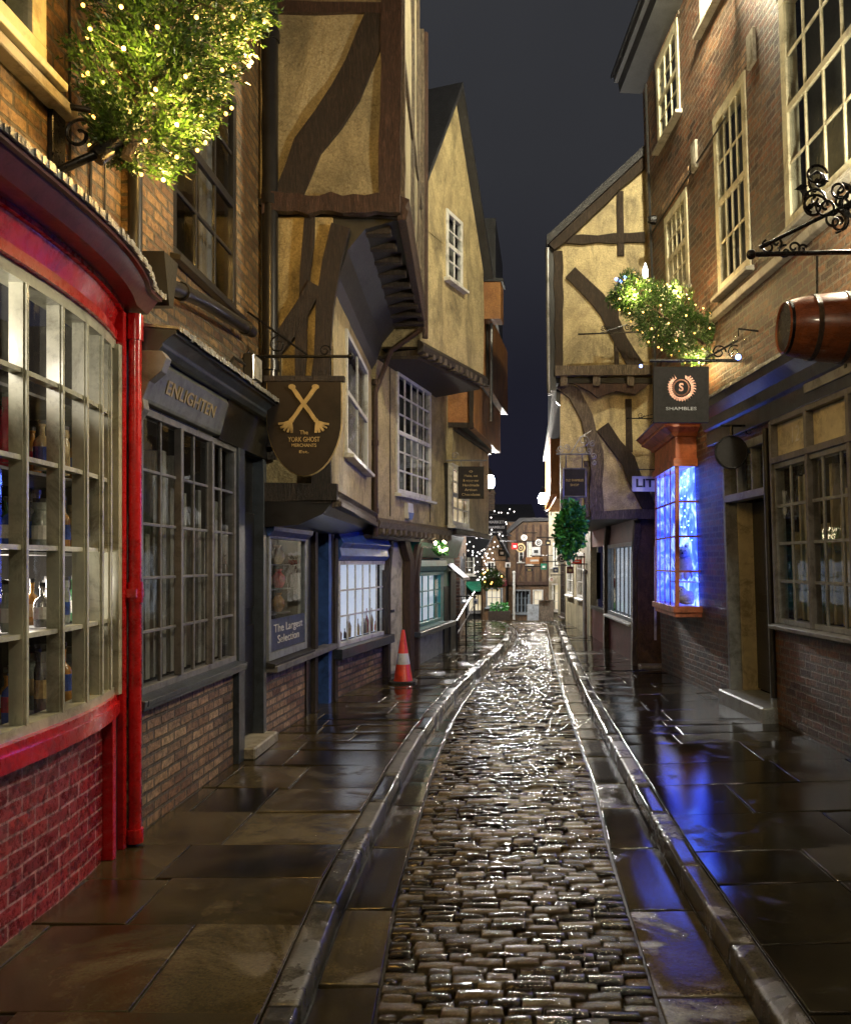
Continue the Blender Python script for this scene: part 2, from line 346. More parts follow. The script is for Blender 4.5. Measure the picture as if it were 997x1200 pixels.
M['rubber'] = plain('black_rubber', (.02, .02, .02), .6)
M['plush'] = plain('white_plush', (.75, .75, .78), .9, ns=40, bs=.9, bd=.01)
M['signwhite'] = plain('white_sign', (.72, .72, .7), .4, var=.15)
M['signdark'] = plain('dark_sign', (.012, .01, .01), .75)
M['signbrown'] = plain('brown_black_sign', (.022, .014, .01), .7, ns=2, var=.6)
M['ink'] = plain('black_lettering', (.02, .02, .02), .5)
M['bone'] = plain('antique_gold_bone', (.6, .46, .22), .45)
M['pink'] = plain('copper_pink_emblem', (.5, .24, .16), .4, .3)
M['door'] = timber('old_door', (.14, .075, .04), (.06, .03, .02))
M['brownstone'] = plaster('brownstone', (.2, .11, .05), (.1, .06, .03), (.04, .03, .02), 2)
for k, c in {'g_amber': (.45, .2, .03), 'g_blue': (.03, .1, .5), 'g_clear': (.4, .45, .42), 'g_red': (.55, .02, .05), 'g_green': (.05, .2, .08), 'g_cream': (.65, .5, .25), 'g_silver': (.5, .5, .52), 'g_cyan': (.05, .35, .5)}.items():
    M[k] = plain(k + '_ware', c, .15, .7 if k == 'g_silver' else 0, coat=.8, ns=25, var=.5)

def text(body, size, o, ux, uz, mat, parent, name='lettering', ext=.003, align='CENTER', bold=0, width=None):
    cu = bpy.data.curves.new('t', 'FONT'); cu.body = body; cu.size = size; cu.align_x = align; cu.align_y = 'CENTER'; cu.extrude = ext; cu.offset = bold; cu.resolution_u = 3
    to = bpy.data.objects.new('t', cu); C.objects.link(to); bpy.context.view_layer.update()
    me = bpy.data.meshes.new_from_object(to); bpy.data.objects.remove(to); bpy.data.curves.remove(cu)
    ux = V(ux).normalized(); uz = V(uz).normalized(); un = ux.cross(uz)
    k = 1.0
    if width:
        xs = [v.co.x for v in me.vertices]; k = width / max(1e-6, max(xs) - min(xs))
    o = V(o) - org(parent)
    for v in me.vertices: v.co = o + ux * v.co.x * k + uz * v.co.y + un * v.co.z
    me.materials.clear(); me.materials.append(mat); me.name = name
    ob = bpy.data.objects.new(name, me); C.objects.link(ob); ob.parent = parent; return ob

def fwall(mb, F, s0, s1, z0, z1, ops=(), th=.14, wob=0, cell=.3, top=None):
    ss = sorted({s0, s1} | {max(s0, min(s1, v)) for o in ops for v in o[:2]}); zs = sorted({z0, z1} | {max(z0, min(z1, v)) for o in ops for v in o[2:4]})
    def fine(a):
        if not wob: return a
        r = []
        for p, q in zip(a[:-1], a[1:]):
            k = max(1, int((q - p) / cell)); r += [p + (q - p) * i / k for i in range(k)]
        return r + [a[-1]]
    ss = fine(ss); zs = fine(zs); idx = {}
    def vtx(i, j, back):
        key = (i, j, back)
        if key not in idx:
            s, z = ss[i], zs[j]; t = -th if back else (wob * noise.noise(F.p(s, 0, z) * 1.3) if wob else 0)
            idx[key] = len(mb.v); mb.v.append(F.p(s, t, z))
        return idx[key]
    def solid(i, j):
        if i < 0 or j < 0 or i >= len(ss) - 1 or j >= len(zs) - 1: return False
        a = (ss[i] + ss[i + 1]) / 2; b = (zs[j] + zs[j + 1]) / 2
        return not any(o[0] < a < o[1] and o[2] < b < o[3] for o in ops)
    for i in range(len(ss) - 1):
        for j in range(len(zs) - 1):
            if not solid(i, j): continue
            for bk in (False, True): mb.f.append((vtx(i, j, bk), vtx(i + 1, j, bk), vtx(i + 1, j + 1, bk), vtx(i, j + 1, bk)))
            for di, dj, a, b in ((-1, 0, (i, j), (i, j + 1)), (1, 0, (i + 1, j), (i + 1, j + 1)), (0, -1, (i, j), (i + 1, j)), (0, 1, (i, j + 1), (i + 1, j + 1))):
                if not solid(i + di, j + dj): mb.f.append((vtx(*a, False), vtx(*b, False), vtx(*b, True), vtx(*a, True)))
    return mb

def window(F, s0, s1, z0, z1, cols, rows, par, fm='white', fr=.05, bar=.018, t=.0, d=.06, sill=True, sillm=None, glass='glass_dark', back=None, depth=.35, meet=False, arch=None, name='window', backm='fabric'):
    m = MB(); m.fbox(F, s0, s1, z1 - fr, z1, t - d, t); m.fbox(F, s0, s1, z0, z0 + fr, t - d, t); m.fbox(F, s0, s0 + fr, z0 + fr, z1 - fr, t - d, t - .002); m.fbox(F, s1 - fr, s1, z0 + fr, z1 - fr, t - d, t - .002)
    bd_ = min(d * .6, .022)
    a, b, c, e = s0 + fr, s1 - fr, z0 + fr, z1 - fr
    for i in range(1, cols):
        q = a + (b - a) * i / cols; m.fbox(F, q - bar / 2, q + bar / 2, c, e, t - .012 - bd_, t - .012)
    for j in range(1, rows):
        q = c + (e - c) * j / rows; w = bar * (2.4 if meet and j == rows // 2 else 1); m.fbox(F, a, b, q - w / 2, q + w / 2, t - .015 - bd_, t - (.004 if w > bar else .015))
    w = m.build(name, M[fm], par, bevel=.003)
    g = MB(); gt = t - .012 - bd_ * .6; g.add([F.p(a, gt, c), F.p(b, gt, c), F.p(b, gt, e), F.p(a, gt, e)], [(0, 1, 2, 3)]); g.build('glass', M[glass], w)
    if sill:
        q = MB(); q.fprofile(F, s0 - .06, s1 + .06, [(t - d, z0 - .055), (t + .07, z0 - .055), (t + .075, z0 - .02), (t - .01, z0 - .002), (t - d, z0 - .002)]); q.build('sill', M[sillm or fm], w, bevel=.003)
    r = MB(); tb = t - d - depth
    P = F.p; ci = [(s0, z0), (s1, z0), (s1, z1), (s0, z1)]
    vs = [P(s, t - d - .001, z) for s, z in ci] + [P(s, tb, z) for s, z in ci]
    r.add(vs, [(4, 5, 6, 7), (0, 1, 5, 4), (1, 2, 6, 5), (2, 3, 7, 6), (3, 0, 4, 7)]); r.build('recess', M['room'], w)
    if back == 'blind':
        q = MB(); q.fbox(F, a, b, c, e, t - d - .06, t - d - .05); q.build('blind', M[backm], w)
    if back == 'curtain':
        for (u0, u1) in ((a, a + (b - a) * .3), (b - (b - a) * .3, b)):
            q = MB(); k = 18; vs = []
            for i in range(k + 1):
                s = u0 + (u1 - u0) * i / k; tt = t - d - .08 + .025 * math.sin(i * 1.9); vs += [P(s, tt, c), P(s, tt, e)]
            q.add(vs, [(2 * i, 2 * i + 2, 2 * i + 3, 2 * i + 1) for i in range(k)]); q.build('curtain', M[backm], w)
    if back == 'strips':
        q = MB(); k = max(2, int((b - a) / .13))
        for i in range(k):
            s = a + (b - a) * (i + rnd(.25, .6)) / k; q.fbox(F, s, s + rnd(.03, .07), c, c + (e - c) * rnd(.55, .98), t - d - rnd(.06, .2), t - d - .05)
        q.build('curtain', M[backm], w)
    return w

def leaves(mb, c, rad, n, size, shape=None, blade=False):
    c = V(c)
    for i in range(n):
        while True:
            p = V((rnd(-1, 1), rnd(-1, 1), rnd(-1, 1)))
            if p.length <= 1 and p.length > .25: break
        k = noise.noise(p * 2.2 + c) * .45 + .85
        p = V((p.x * rad[0], p.y * rad[1], p.z * rad[2])) * k
        if shape: p = shape(p)
        q = c + p; L = size * rnd(.6, 1.5); w = L * (.16 if blade else .38)
        d = (p.normalized() + V((rnd(-1, 1), rnd(-1, 1), rnd(-.9, .6)))).normalized(); a = d.cross(V((rnd(-1, 1), rnd(-1, 1), rnd(-1, 1)))).normalized(); u = d.cross(a)
        mb.add([q, q + d * L * .5 + a * w + u * w * .3, q + d * L, q + d * L * .5 - a * w + u * w * .3], [(0, 1, 2), (0, 2, 3)])
    return mb

def point(loc, e, col, r=.06, name='light', parent=None):
    l = bpy.data.lights.new(name, 'POINT'); l.energy = e; l.color = col; l.shadow_soft_size = r
    o = bpy.data.objects.new(name, l); C.objects.link(o); o.location = V(loc) - (org(parent) if parent else V((0, 0, 0))); o.parent = parent; return o
# ================================================================== GROUND
def interp(tab, y):
    if y <= tab[0][0]: return tab[0][1]
    for (a, b), (c, d) in zip(tab[:-1], tab[1:]):
        if y <= c:
            t = (y - a) / (c - a); return b + (d - b) * t
    return tab[-1][1]
XLt = [(0, -.62), (2, -.72), (3, -.78), (4.5, -.86), (7.6, -.875), (9.5, -.82), (11.5, -.70), (14, -.46), (16, -.26), (18.3, -.08), (20.5, -.0), (22, -.03), (23.5, -.15), (25, -.36), (28, -1.0), (34, -2.4)]
XRt = [(0, 1.05), (2, .98), (3.5, .94), (5, .9), (8, .9), (11, .92), (13.75, .98), (18, 1.08), (23, 1.2), (28, 1.3), (34, 1.2)]
XL = lambda y: interp(XLt, y)
XR = lambda y: interp(XRt, y)
EL = lambda y: XL(y) + interp([(0, .3), (3, .27), (7, .21), (12.5, .13), (34, .15)], y)
ER = lambda y: XR(y) - interp([(0, .4), (3.2, .37), (7, .25), (34, .25)], y)
gz = lambda y: 0 if y < 24 else -(y - 24) * .055       # the street falls away beyond the bend
def road_z(y): return gz(y) - .1

g = MB(); g.add([(-300, -60, -.16), (300, -60, -.16), (300, 24, -.16), (-300, 24, -.16), (-300, 24.0, -.16), (300, 24.0, -.16), (300, 400, -21), (-300, 400, -21)], [(0, 1, 2, 3), (4, 5, 6, 7)])
tag(g.build('ground', M['mortar']), kind='structure')

def slabtop(mb, x00, x10, x11, x01, y0, y1, z, gap=.006, tilt=.004, nx=2, ny=2, thick=.05, bev=.008, crown=0, rough=0, cross=None):
    # one stone: corners (x00,y0) (x10,y0) (x11,y1) (x01,y1), slightly tilted, worn edges
    tx, ty, dz = rnd(-tilt, tilt), rnd(-tilt, tilt), rnd(-tilt, tilt) * .4
    n0 = len(mb.v)
    us = [0, .5 * bev / max(.02, abs(x10 - x00)) * 2] + [(i / nx) for i in range(1, nx)] ; 
    ux = sorted({0, min(.2, bev / max(.02, abs(x10 - x00)))} | {i / nx for i in range(1, nx)} | {1 - min(.2, bev / max(.02, abs(x10 - x00))), 1})
    uy = sorted({0, min(.2, bev / (y1 - y0))} | {i / ny for i in range(1, ny)} | {1 - min(.2, bev / (y1 - y0)), 1})
    A, B = len(ux), len(uy)
    for j, v in enumerate(uy):
        yy = y0 + gap + (y1 - y0 - 2 * gap) * v
        for i, u in enumerate(ux):
            xa = x00 + (x01 - x00) * v + gap; xb = x10 + (x11 - x10) * v - gap
            xx = xa + (xb - xa) * u
            e = (i in (0, A - 1)) or (j in (0, B - 1))
            h = z(yy) if callable(z) else z
            if cross: h += cross[0] * abs(xx - cross[1](yy))
            h += dz + tx * (u - .5) * 2 + ty * (v - .5) * 2 - (bev * .9 if e else 0) + crown * (1 - (2 * u - 1) ** 2) * (1 - (2 * v - 1) ** 2)
            if rough and not e: h += rnd(-rough, rough)
            mb.v.append(V((xx, yy, h)))
    for j in range(B - 1):
        for i in range(A - 1):
            a = n0 + j * A + i; mb.f.append((a, a + 1, a + A + 1, a + A))
    ring = [n0 + i for i in range(A)] + [n0 + j * A + A - 1 for j in range(1, B)] + [n0 + (B - 1) * A + i for i in range(A - 2, -1, -1)] + [n0 + j * A for j in range(B - 2, 0, -1)]
    m0 = len(mb.v)
    for k in ring: mb.v.append(mb.v[k] - V((0, 0, thick)))
    for k in range(len(ring)): k2 = (k + 1) % len(ring); mb.f.append((ring[k], m0 + k, m0 + k2, ring[k2]))

# setts of the carriageway: rows laid across the street
mb = MB(); y = .6; row = 0
while y < 33:
    h = rnd(.062, .076) if y < 11 else rnd(.072, .088)
    xa, xb = EL(y) + .006, ER(y) - .006; x = xa + (rnd(.05, .14) if row % 2 else 0); first = True
    if row % 2 and x - xa > .05: slabtop(mb, xa, x, x, xa, y, y + h, lambda q: road_z(q) + .012, .006, .005, 2, 2, .04, .012, .006, .002)
    while x < xb - .04:
        w = rnd(.1, .21); x2 = min(xb, x + w)
        if xb - x2 < .07: x2 = xb
        j = rnd(-.006, .006); dzz = rnd(-.006, .006); cam = .035 * (1 - ((x + x2 - xa - xb) / (xb - xa)) ** 2)
        slabtop(mb, x, x2, x2 + j, x + j, y, y + h, (lambda q, c=cam + dzz: road_z(q) + c), .0035, .0035, 4, 2, .04, .009, .0035, .0018)
        x = x2
    y += h; row += 1
tag(mb.build('road', M['sett'], smooth=True), kind='structure')
# sheet of wet grit under the setts
mb = MB(); ys = [i * .5 for i in range(0, 70)]
for a, b in zip(ys[:-1], ys[1:]):
    mb.add([(XL(a) - .02, a, road_z(a) - .012), (XR(a) + .02, a, road_z(a) - .012), (XR(b) + .02, b, road_z(b) - .012), (XL(b) - .02, b, road_z(b) - .012)], [(0, 1, 2, 3)])
tag(mb.build('road_bed', M['mortar']), kind='structure')
# stone channels each side, dished towards the setts
mb = MB()
for side in (0, 1):
    y = .5
    while y < 33:
        h = rnd(.55, .95); a, b = (XL, EL) if side == 0 else (ER, XR)
        hh = (h / 2)
        for k in range(1):
            slabtop(mb, a(y) - .0, b(y) + .004, b(y + h) + .004, a(y + h) - .0, y, y + h, (lambda q: road_z(q) + .004), .005, .004, 3, 4, .05, .01, -.006, .0012)
        y += h
tag(mb.build('channel', M['channel'], smooth=True), kind='structure')
# kerbs
KW = .13
for side, nm in ((0, 'kerb_left'), (1, 'kerb_right')):
    mb = MB(); y = .5
    while y < 33:
        h = rnd(.5, .9) if y > 9 else rnd(.7, 1.1)
        n = max(1, int(h / .45)) if y > 8 else 1
        a = (lambda q: XL(q) - KW) if side == 0 else XR; b = XL if side == 0 else (lambda q: XR(q) + KW)
        slabtop(mb, a(y), b(y), b(y + h), a(y + h), y, y + h, (lambda q: gz(q) + .006), .003, .004, 4, 7, .14, .013, .002, .0025)
        y += h
    tag(mb.build(nm, M['kerb'], smooth=True), kind='structure')
# pavements
def leftwall(y): return interp([(0, -2.5), (7.8, -2.6), (11, -2.6), (15.7, -1.7), (18.3, -1.4), (34, -1.6)], y) - .3
def rightwall(y): return interp([(0, 3.8), (12.9, 2.9), (19, 2.3), (34, 2.4)], y) + .2
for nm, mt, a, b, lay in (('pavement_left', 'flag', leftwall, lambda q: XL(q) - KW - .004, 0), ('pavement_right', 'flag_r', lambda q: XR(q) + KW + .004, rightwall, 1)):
    mb = MB(); bed = MB(); y = .5
    while y < 32:
        h = rnd(.5, .8) if y < 7 else (rnd(.22, .42) if (lay == 0 and y < 9.5) else rnd(.3, .65)); 
        x0, x1 = a(y), b(y); k = 3 if (y < 7 or lay) else 3; cuts = sorted(rnd(.2, .8) for _ in range(k - 1)); us = [0] + cuts + [1]
        us = [u for i, u in enumerate(us) if i == 0 or i == len(us) - 1 or (u - us[i - 1] > .13 and us[-1] - u > .1)]
        up = .07 if (lay and y > 13.4) else 0
        for u, v in zip(us[:-1], us[1:]):
            xa0, xb0 = x0 + (x1 - x0) * u, x0 + (x1 - x0) * v; X0, X1 = a(y + h), b(y + h)
            slabtop(mb, xa0, xb0, X0 + (X1 - X0) * v, X0 + (X1 - X0) * u, y, y + h, (lambda q, c=up: gz(q) + c * 0), .004, (.0045 if lay else .0055), 3, 3, .05, .007, .001, .0006, ((.028, lambda q: XR(q) + KW) if lay else None))
        y += h
    for p, q in zip(ys[:-1], ys[1:]):
        if p > 32: break
        cf = (lambda x_, y_: .028 * (x_ - XR(y_) - KW) if lay else 0); bed.add([(a(p), p, gz(p) - .011 + cf(a(p), p)), (b(p), p, gz(p) - .011 + cf(b(p), p)), (b(q), q, gz(q) - .011 + cf(b(q), q)), (a(q), q, gz(q) - .011 + cf(a(q), q))], [(0, 1, 2, 3)])
    tag(mb.build(nm, M[mt], smooth=True), kind='structure'); tag(bed.build(nm + '_bed', M['mortar']), kind='structure')

# ================================================================== LEFT: red bow-window shop
XW = -2.3
def bow(y, sag): return XW + sag * max(0, 1 - abs((y - 3.2) / 1.72) ** 3)
def bowbox(mb, y0, y1, z0, z1, s0, o0, s1, o1, n=24, o0b=None, o1b=None):
    # one swept moulding between two bow curves (sag, offset); optional other offsets at the top
    q0, q1 = (o0 if o0b is None else o0b), (o1 if o1b is None else o1b); vs = []
    for i in range(n + 1):
        a = y0 + (y1 - y0) * i / n
        vs += [(bow(a, s0) + o0, a, z0), (bow(a, s1) + o1, a, z0), (bow(a, s1) + q1, a, z1), (bow(a, s0) + q0, a, z1)]
    fs = [(0, 1, 2, 3), (4 * n, 4 * n + 3, 4 * n + 2, 4 * n + 1)]
    for i in range(n):
        for k in range(4): k2 = (k + 1) % 4; fs.append((4 * i + k, 4 * i + k2, 4 * i + 4 + k2, 4 * i + 4 + k))
    return mb.add(vs, fs)
FA = Fac(XW, 1.2, XW, 5.02)
bA = thing('brick_shop', 'brick shop with a red bow window front and red painted brick base', 'shop', (XW, 3.2, 0))
w = MB(); sA = lambda y: y - 1.2
fwall(w, FA, 0, 3.82, 3.02, 8, [(sA(2.9), sA(4.13), 4.02, 5.6)]); w.build('wall', M['brick_gold'], bA)
w = MB(); w.box(XW - 3, XW - .14, 1.2, 5.0, 7.9, 8); w.box(XW - 3, XW - 2.9, 1.2, 5.0, 0, 8); w.build('back_wall', M['dark'], bA)
w = MB(); bowbox(w, 1.45, 4.72, -.02, .8, 0, -.14, .11, 0, 18); w.build('plinth', M['brick_red'], bA, smooth=True)
w = MB(); bowbox(w, 1.45, 4.92, .79, .86, 0, -.1, .2, .045, 18); bowbox(w, 1.45, 4.92, .86, .9, 0, -.1, .2, .03, 18); w.build('sill', M['red'], bA, smooth=True)
w = MB()
SG = .17
bowbox(w, 1.45, 4.9, .9, .945, SG, -.09, SG, .02, 20); bowbox(w, 1.45, 4.9, 2.87, 2.93, SG, -.09, SG, .02, 20)
for z in (1.33, 1.72, 2.11, 2.49): bowbox(w, 1.45, 4.88, z - .011, z + .011, SG, -.05, SG, .004, 20)
MUL = [1.6, 1.95, 2.3, 2.65, 3.0, 3.38, 3.72, 4.05, 4.34, 4.58, 4.76]
for q in MUL:
    hw = .017
    x = bow(q, SG); w.box(x - .05, x + .012, q - hw, q + hw, .94, 2.87); w.box(x + .008, x + .024, q - .009, q + .009, .94, 2.87)
w.box(XW - .05, XW + .06, 4.86, 4.93, .9, 2.9)
wf = w.build('bow_window', M['cream'], bA)
w = MB()
for i in range(24):
    a = 1.45 + 3.42 * i / 24; b = 1.45 + 3.42 * (i + 1) / 24
    w.add([(bow(a, SG) - .03, a, .94), (bow(b, SG) - .03, b, .94), (bow(b, SG) - .03, b, 2.87), (bow(a, SG) - .03, a, 2.87)], [(0, 1, 2, 3)])
w.build('glass', M['glass'], wf)
w = MB(); bowbox(w, 1.45, 4.92, 2.93, 2.98, .19, -.1, .19, .03, 18); bowbox(w, 1.45, 4.92, 2.98, 3.1, .19, -.1, .19, .0, 18, o1b=.035); bowbox(w, 1.45, 4.93, 3.1, 3.125, .19, -.1, .19, .06, 18); w.build('fascia', M['red'], bA, smooth=True)
w = MB(); bowbox(w, 1.4, 5.06, 3.125, 3.2, .2, -.13, .22, .14, 20, o1b=.2); bowbox(w, 1.4, 5.06, 3.2, 3.235, .2, -.13, .22, .225, 20); w.build('cornice', M['maroon'], bA, smooth=True)
w = MB()
for i in range(150):
    a = 1.4 + 3.68 * i / 150; b = 1.4 + 3.68 * (i + 1) / 150; x0 = bow(a, .22) + .23 + rnd(-.006, .008); z = 3.24
    w.hexa([(x0 - .4, a, z + .02), (x0 - .4, b, z + .02), (x0 + .012, b, z - .022), (x0 + .012, a, z - .022), (x0 - .4, a, z + .05), (x0 - .4, b, z + .05), (x0 + .012, b, z + .006 + rnd(0, .008)), (x0 + .012, a, z + .006 + rnd(0, .008))])
w.build('lead_flashing', M['lead'], bA)
w = MB(); w.box(XW - .1, XW + .07, 4.9, 4.94, 0, 3.1); w.box(XW - .1, XW + .09, 4.725, 4.765, 0, .79); w.build('pilaster', M['red'], bA, bevel=.004)
w = MB(); w.box(XW - .1, XW + .035, 4.77, 4.9, 0, .79); w.build('panel', M['maroon'], bA)
w = MB(); w.box(XW - .1, XW + .05, 4.945, 4.975, 0, 2.9); w.build('trim', M['greym'], bA)
w = MB(); px_, py_ = XW + .1, 4.98
w.tube([(px_, py_, .03), (px_, py_, 3.08)], .036, 14); w.tube([(px_, py_, 1.42), (px_, py_, 1.54)], .045, 14); w.tube([(px_, py_, 2.95), (px_, py_, 3.1)], .046, 14); w.tube([(px_, py_, .02), (px_, py_, .1)], .047, 14); w.box(px_ - .1, px_ + .03, py_ - .055, py_ + .055, 1.45, 1.5)
w.build('drainpipe', M['red'], bA, smooth=True)
wA = window(FA, sA(2.9), sA(4.13), 4.02, 5.6, 2, 3, bA, 'cream_y', fr=.12, t=.05, d=.13, back='curtain')
w = MB(); w.fbox(FA, sA(1.3), sA(4.35), 3.9, 3.96, 0, .09); w.build('string_course', M['stone'], bA, bevel=.006)
w = MB(); 
for (y0, r_) in ((4.62, .008), (4.78, .006), (3.6, .006), (4.4, .007)): w.tube([(XW + .012, y0, 3.25), (XW + .012, y0 + .02, 3.9), (XW + .012, y0 + .01, 4.6)], r_, 5)
w.build('cable', M['black'], bA)
w = MB()
for z in (1.3, 1.69, 2.08, 2.46): w.box(XW - .5, XW - .02, 1.4, 4.85, z, z + .015)
w.box(XW - .5, XW + .0, 1.4, 4.85, .86, .9); w.build('display_shelf', M['greym'], bA)
w = MB(); w.box(XW - .56, XW - .52, 1.3, 4.95, .7, 3.0); w.box(XW - .56, XW - .1, 4.86, 4.9, .7, 3.0); w.build('display_back', M['room'], bA)
# goods on the shelves behind the bow window
def bottle_prof(h, r): return [(r * .9, 0), (r, .01), (r, h * .58), (r * .85, h * .66), (r * .3, h * .76), (r * .28, h * .95), (r * .36, h * .955), (r * .36, h)]
def jar_prof(h, r): return [(r * .9, 0), (r, .012), (r, h * .72), (r * .8, h * .8), (r * .8, h * .83), (r * .9, h * .84), (r * .9, h)]
shelfz = [(.9, 'bottom shelf'), (1.315, 'second shelf'), (1.705, 'third shelf'), (2.095, 'fourth shelf')]
goodcols = {'g_amber': 'amber', 'g_blue': 'deep blue', 'g_clear': 'clear glass', 'g_red': 'red', 'g_green': 'green', 'g_cream': 'cream', 'g_silver': 'silver', 'g_cyan': 'pale blue'}
cols_seen = [(3.55, 'left-edge'), (3.88, 'second'), (4.19, 'third'), (4.46, 'fourth'), (4.67, 'last')]
GP = [('g_cyan', 'g_green', 'g_silver', 'g_cream'), ('g_blue', 'g_clear', 'g_blue', 'g_red'), ('g_silver', 'g_silver', 'g_clear', 'g_cream'), ('g_amber', 'g_clear', 'g_amber', 'g_cream'), ('g_clear', 'g_green', 'g_cream', 'g_amber')]
ordn = ['first', 'second', 'third', 'fourth', 'fifth']
for ci, (yc, cn) in enumerate(cols_seen):
    for si, (z, sn) in enumerate(shelfz):
        for k in range(2):
            col = GP[ci][si] if k == 0 else random.choice(list(goodcols)); yy = yc + (-.075 if k else .06) * (1 if ci < 4 else .5); xx = bow(yy, SG) - .17 - (.11 if k else 0)
            h = rnd(.2, .31); r = rnd(.032, .048); kind = 'bottle' if (ci + si + k) % 2 else 'jar'
            t = thing(kind, f"{goodcols[col]} {kind}, {'back' if k else 'front'} row, {sn}, {ordn[ci]} pane column of red bow window", kind, (xx, yy, z + .001 + .015 * (si > 0)), 'bottles and jars in the red bow window', local=False)
            q = MB(); prof = bottle_prof(h, r) if kind == 'bottle' else jar_prof(h, r); q.lathe(prof, (xx, yy, z + .002 + .015 * (si > 0)), seg=14); q.build('body', M[col], t, smooth=True)
            q = MB(); q.lathe([(r * 1.01, h * .2), (r * 1.02, h * .22), (r * 1.02, h * .48), (r * 1.01, h * .5)], (xx, yy, z + .017), seg=14); q.build('paper_label', M[random.choice(['g_cream', 'white', 'g_red', 'g_blue'])], t)
            q = MB(); q.lathe([(r * (.4 if kind == 'bottle' else .95), h), (r * (.4 if kind == 'bottle' else .95), h + .02)], (xx, yy, z + .017), seg=12); q.build('lid', M['black'], t)

# bracket + lit fir tree on the wall
tb = thing('wall_bracket', 'black iron bracket on the brick wall holding the lit fir tree above the red shop', 'bracket', (XW, 4.28, 3.75))
w = MB(); w.box(XW, XW + .03, 4.22, 4.34, 3.55, 4.02); w.build('wall_plate', M['iron'], tb, bevel=.004)
w = MB(); w.tube([(XW + .03, 4.28, 3.62), (XW + .22, 4.30, 3.72), (XW + .3, 4.36, 3.85)], .022, 8); w.tube([(XW + .03, 4.28, 3.95), (XW + .2, 4.28, 3.92), (XW + .28, 4.33, 3.88)], .016, 8); w.tube([(XW + .2, 4.30, 3.7), (XW + .36, 4.41, 3.92)], .05, 10)
w.scroll((XW + .13, 4.28, 3.8), (1, 0, 0), (0, 0, 1), .09, 1.3, .009); w.build('arm', M['iron'], tb, smooth=True)
def fir(label, base, tip, rad, nleaf, bulbmat, nb, group, size=.075, blobs=()):
    base, tip = V(base), V(tip); ax = (tip - base); L = ax.length; ax.normalize(); a = ax.orthogonal().normalized(); b = ax.cross(a)
    t = thing('fir_tree', label, 'tree', base, group)
    w = MB(); w.tube([base, base + ax * L * .5, tip], .03, 8, .008)
    for i in range(46):
        u = rnd(.08, .95); ph = rnd(0, 6.28); rr = rad(u) * rnd(.5, .9); p = base + ax * (L * u); w.tube([p, p + (a * math.cos(ph) + b * math.sin(ph)) * rr * .6 + ax * .04, p + (a * math.cos(ph) + b * math.sin(ph)) * rr + V((0, 0, -.03))], .007, 4, .002)
    w.build('trunk', M['bark'], t)
    w = MB(); pts = []
    for i in range(nleaf):
        u = rnd(.0, 1.0); ph = rnd(0, 6.28); k = noise.noise(V((u * 5, math.cos(ph) * 1.6, math.sin(ph) * 1.6))) * .5 + .78
        rr = rad(u) * (rnd(.0, 1) ** .45) * k
        if noise.noise(V((u * 9 + 7, math.cos(ph) * 3, math.sin(ph) * 3 + rr * 4))) < -.12: continue
        c = base + ax * (L * u) + (a * math.cos(ph) + b * math.sin(ph)) * rr
        out = ((a * math.cos(ph) + b * math.sin(ph)) + ax * .5 + V((rnd(-.5, .5), rnd(-.5, .5), rnd(-.6, .3)))).normalized(); S_ = size * rnd(.6, 1.5)
        e = c + out * S_
        for kk in range(5):      # needles of one sprig
            q = c + (e - c) * kk / 5; d = (out + V((rnd(-1, 1), rnd(-1, 1), rnd(-1, 1))) * .9).normalized(); s2 = d.cross(V((rnd(-1, 1), rnd(-1, 1), rnd(-1, 1)))).normalized() * .0075
            w.add([q - s2, q + s2, q + d * S_ * .36], [(0, 1, 2)])
    w.build('foliage', M['leaf'], t)
    bm_ = None
    cable = []
    for i in range(nb):
        u = (i + .5) / nb; ph = i * 2.399; rr = rad(u) * rnd(.78, 1.0); p = base + ax * (L * u) + (a * math.cos(ph) + b * math.sin(ph)) * rr
        cable.append(p)
        if bm_ is None:
            q = MB(); q.blob((0, 0, 0), .0105, 8, 6); bm_ = q.build('fairy_light', M[bulbmat]); bm_.parent = t; o = bm_
        else: o = bm_.copy(); C.objects.link(o); o.parent = t
        o.location = p - base
    w = MB(); w.tube(cable, .0025, 3); w.build('light_cable', M['iron'], t)
    return t, cable
def radL(u): return .16 + .34 * math.sin(min(1, u * 1.2 + .05) * math.pi * .62) * (1 if u < .85 else 1 - (u - .85) * 1.6)
tL, cabL = fir('fir tree covered in warm yellow fairy lights leaning out above the red shop', (XW + .33, 4.36, 3.72), (-1.64, 4.72, 5.3), radL, 12000, 'bulb_w', 96, 'wall-mounted fir trees with fairy lights', size=.07)

# ================================================================== LEFT: grey shop
FB = Fac(-2.26, 5.03, -2.3, 7.86)
bB = thing('brick_shop', 'brick shop with grey-black small-paned window and lead-topped cornice', 'shop', (-2.3, 6.4, 0))
sy = lambda px, t=0: FB.S(px, 660, t)
wb0, wb1 = FB.S(203, 300), FB.S(277, 300)
w = MB(); fwall(w, FB, 0, FB.L - .02, 2.95, 8, [(wb0, wb1, 3.72, 5.5)]); w.build('wall', M['brick_gold'], bB)
w = MB(); fwall(w, FB, 0, sy(273), -.02, .78, th=.12); w.build('stall_riser', M['brick_base'], bB)
w = MB(); w.box(-5.4, -5.3, 5.1, 7.8, 0, 8); w.box(-5.3, -2.45, 5.1, 7.8, 7.9, 8); w.build('back_wall', M['dark'], bB)
window(FB, .1, sy(273),   .85, 2.6, 6, 5, bB, 'greym', fr=.045, bar=.02, t=.03, d=.08, back='strips', sillm='grey')
w = MB()
for k in range(1, 3):
    q = .1 + (sy(273) - .1) * k / 3; w.fbox(FB, q - .022, q + .022, .9, 2.56, 0, .05)
w.build('mullion', M['greym'], bB, bevel=.003)
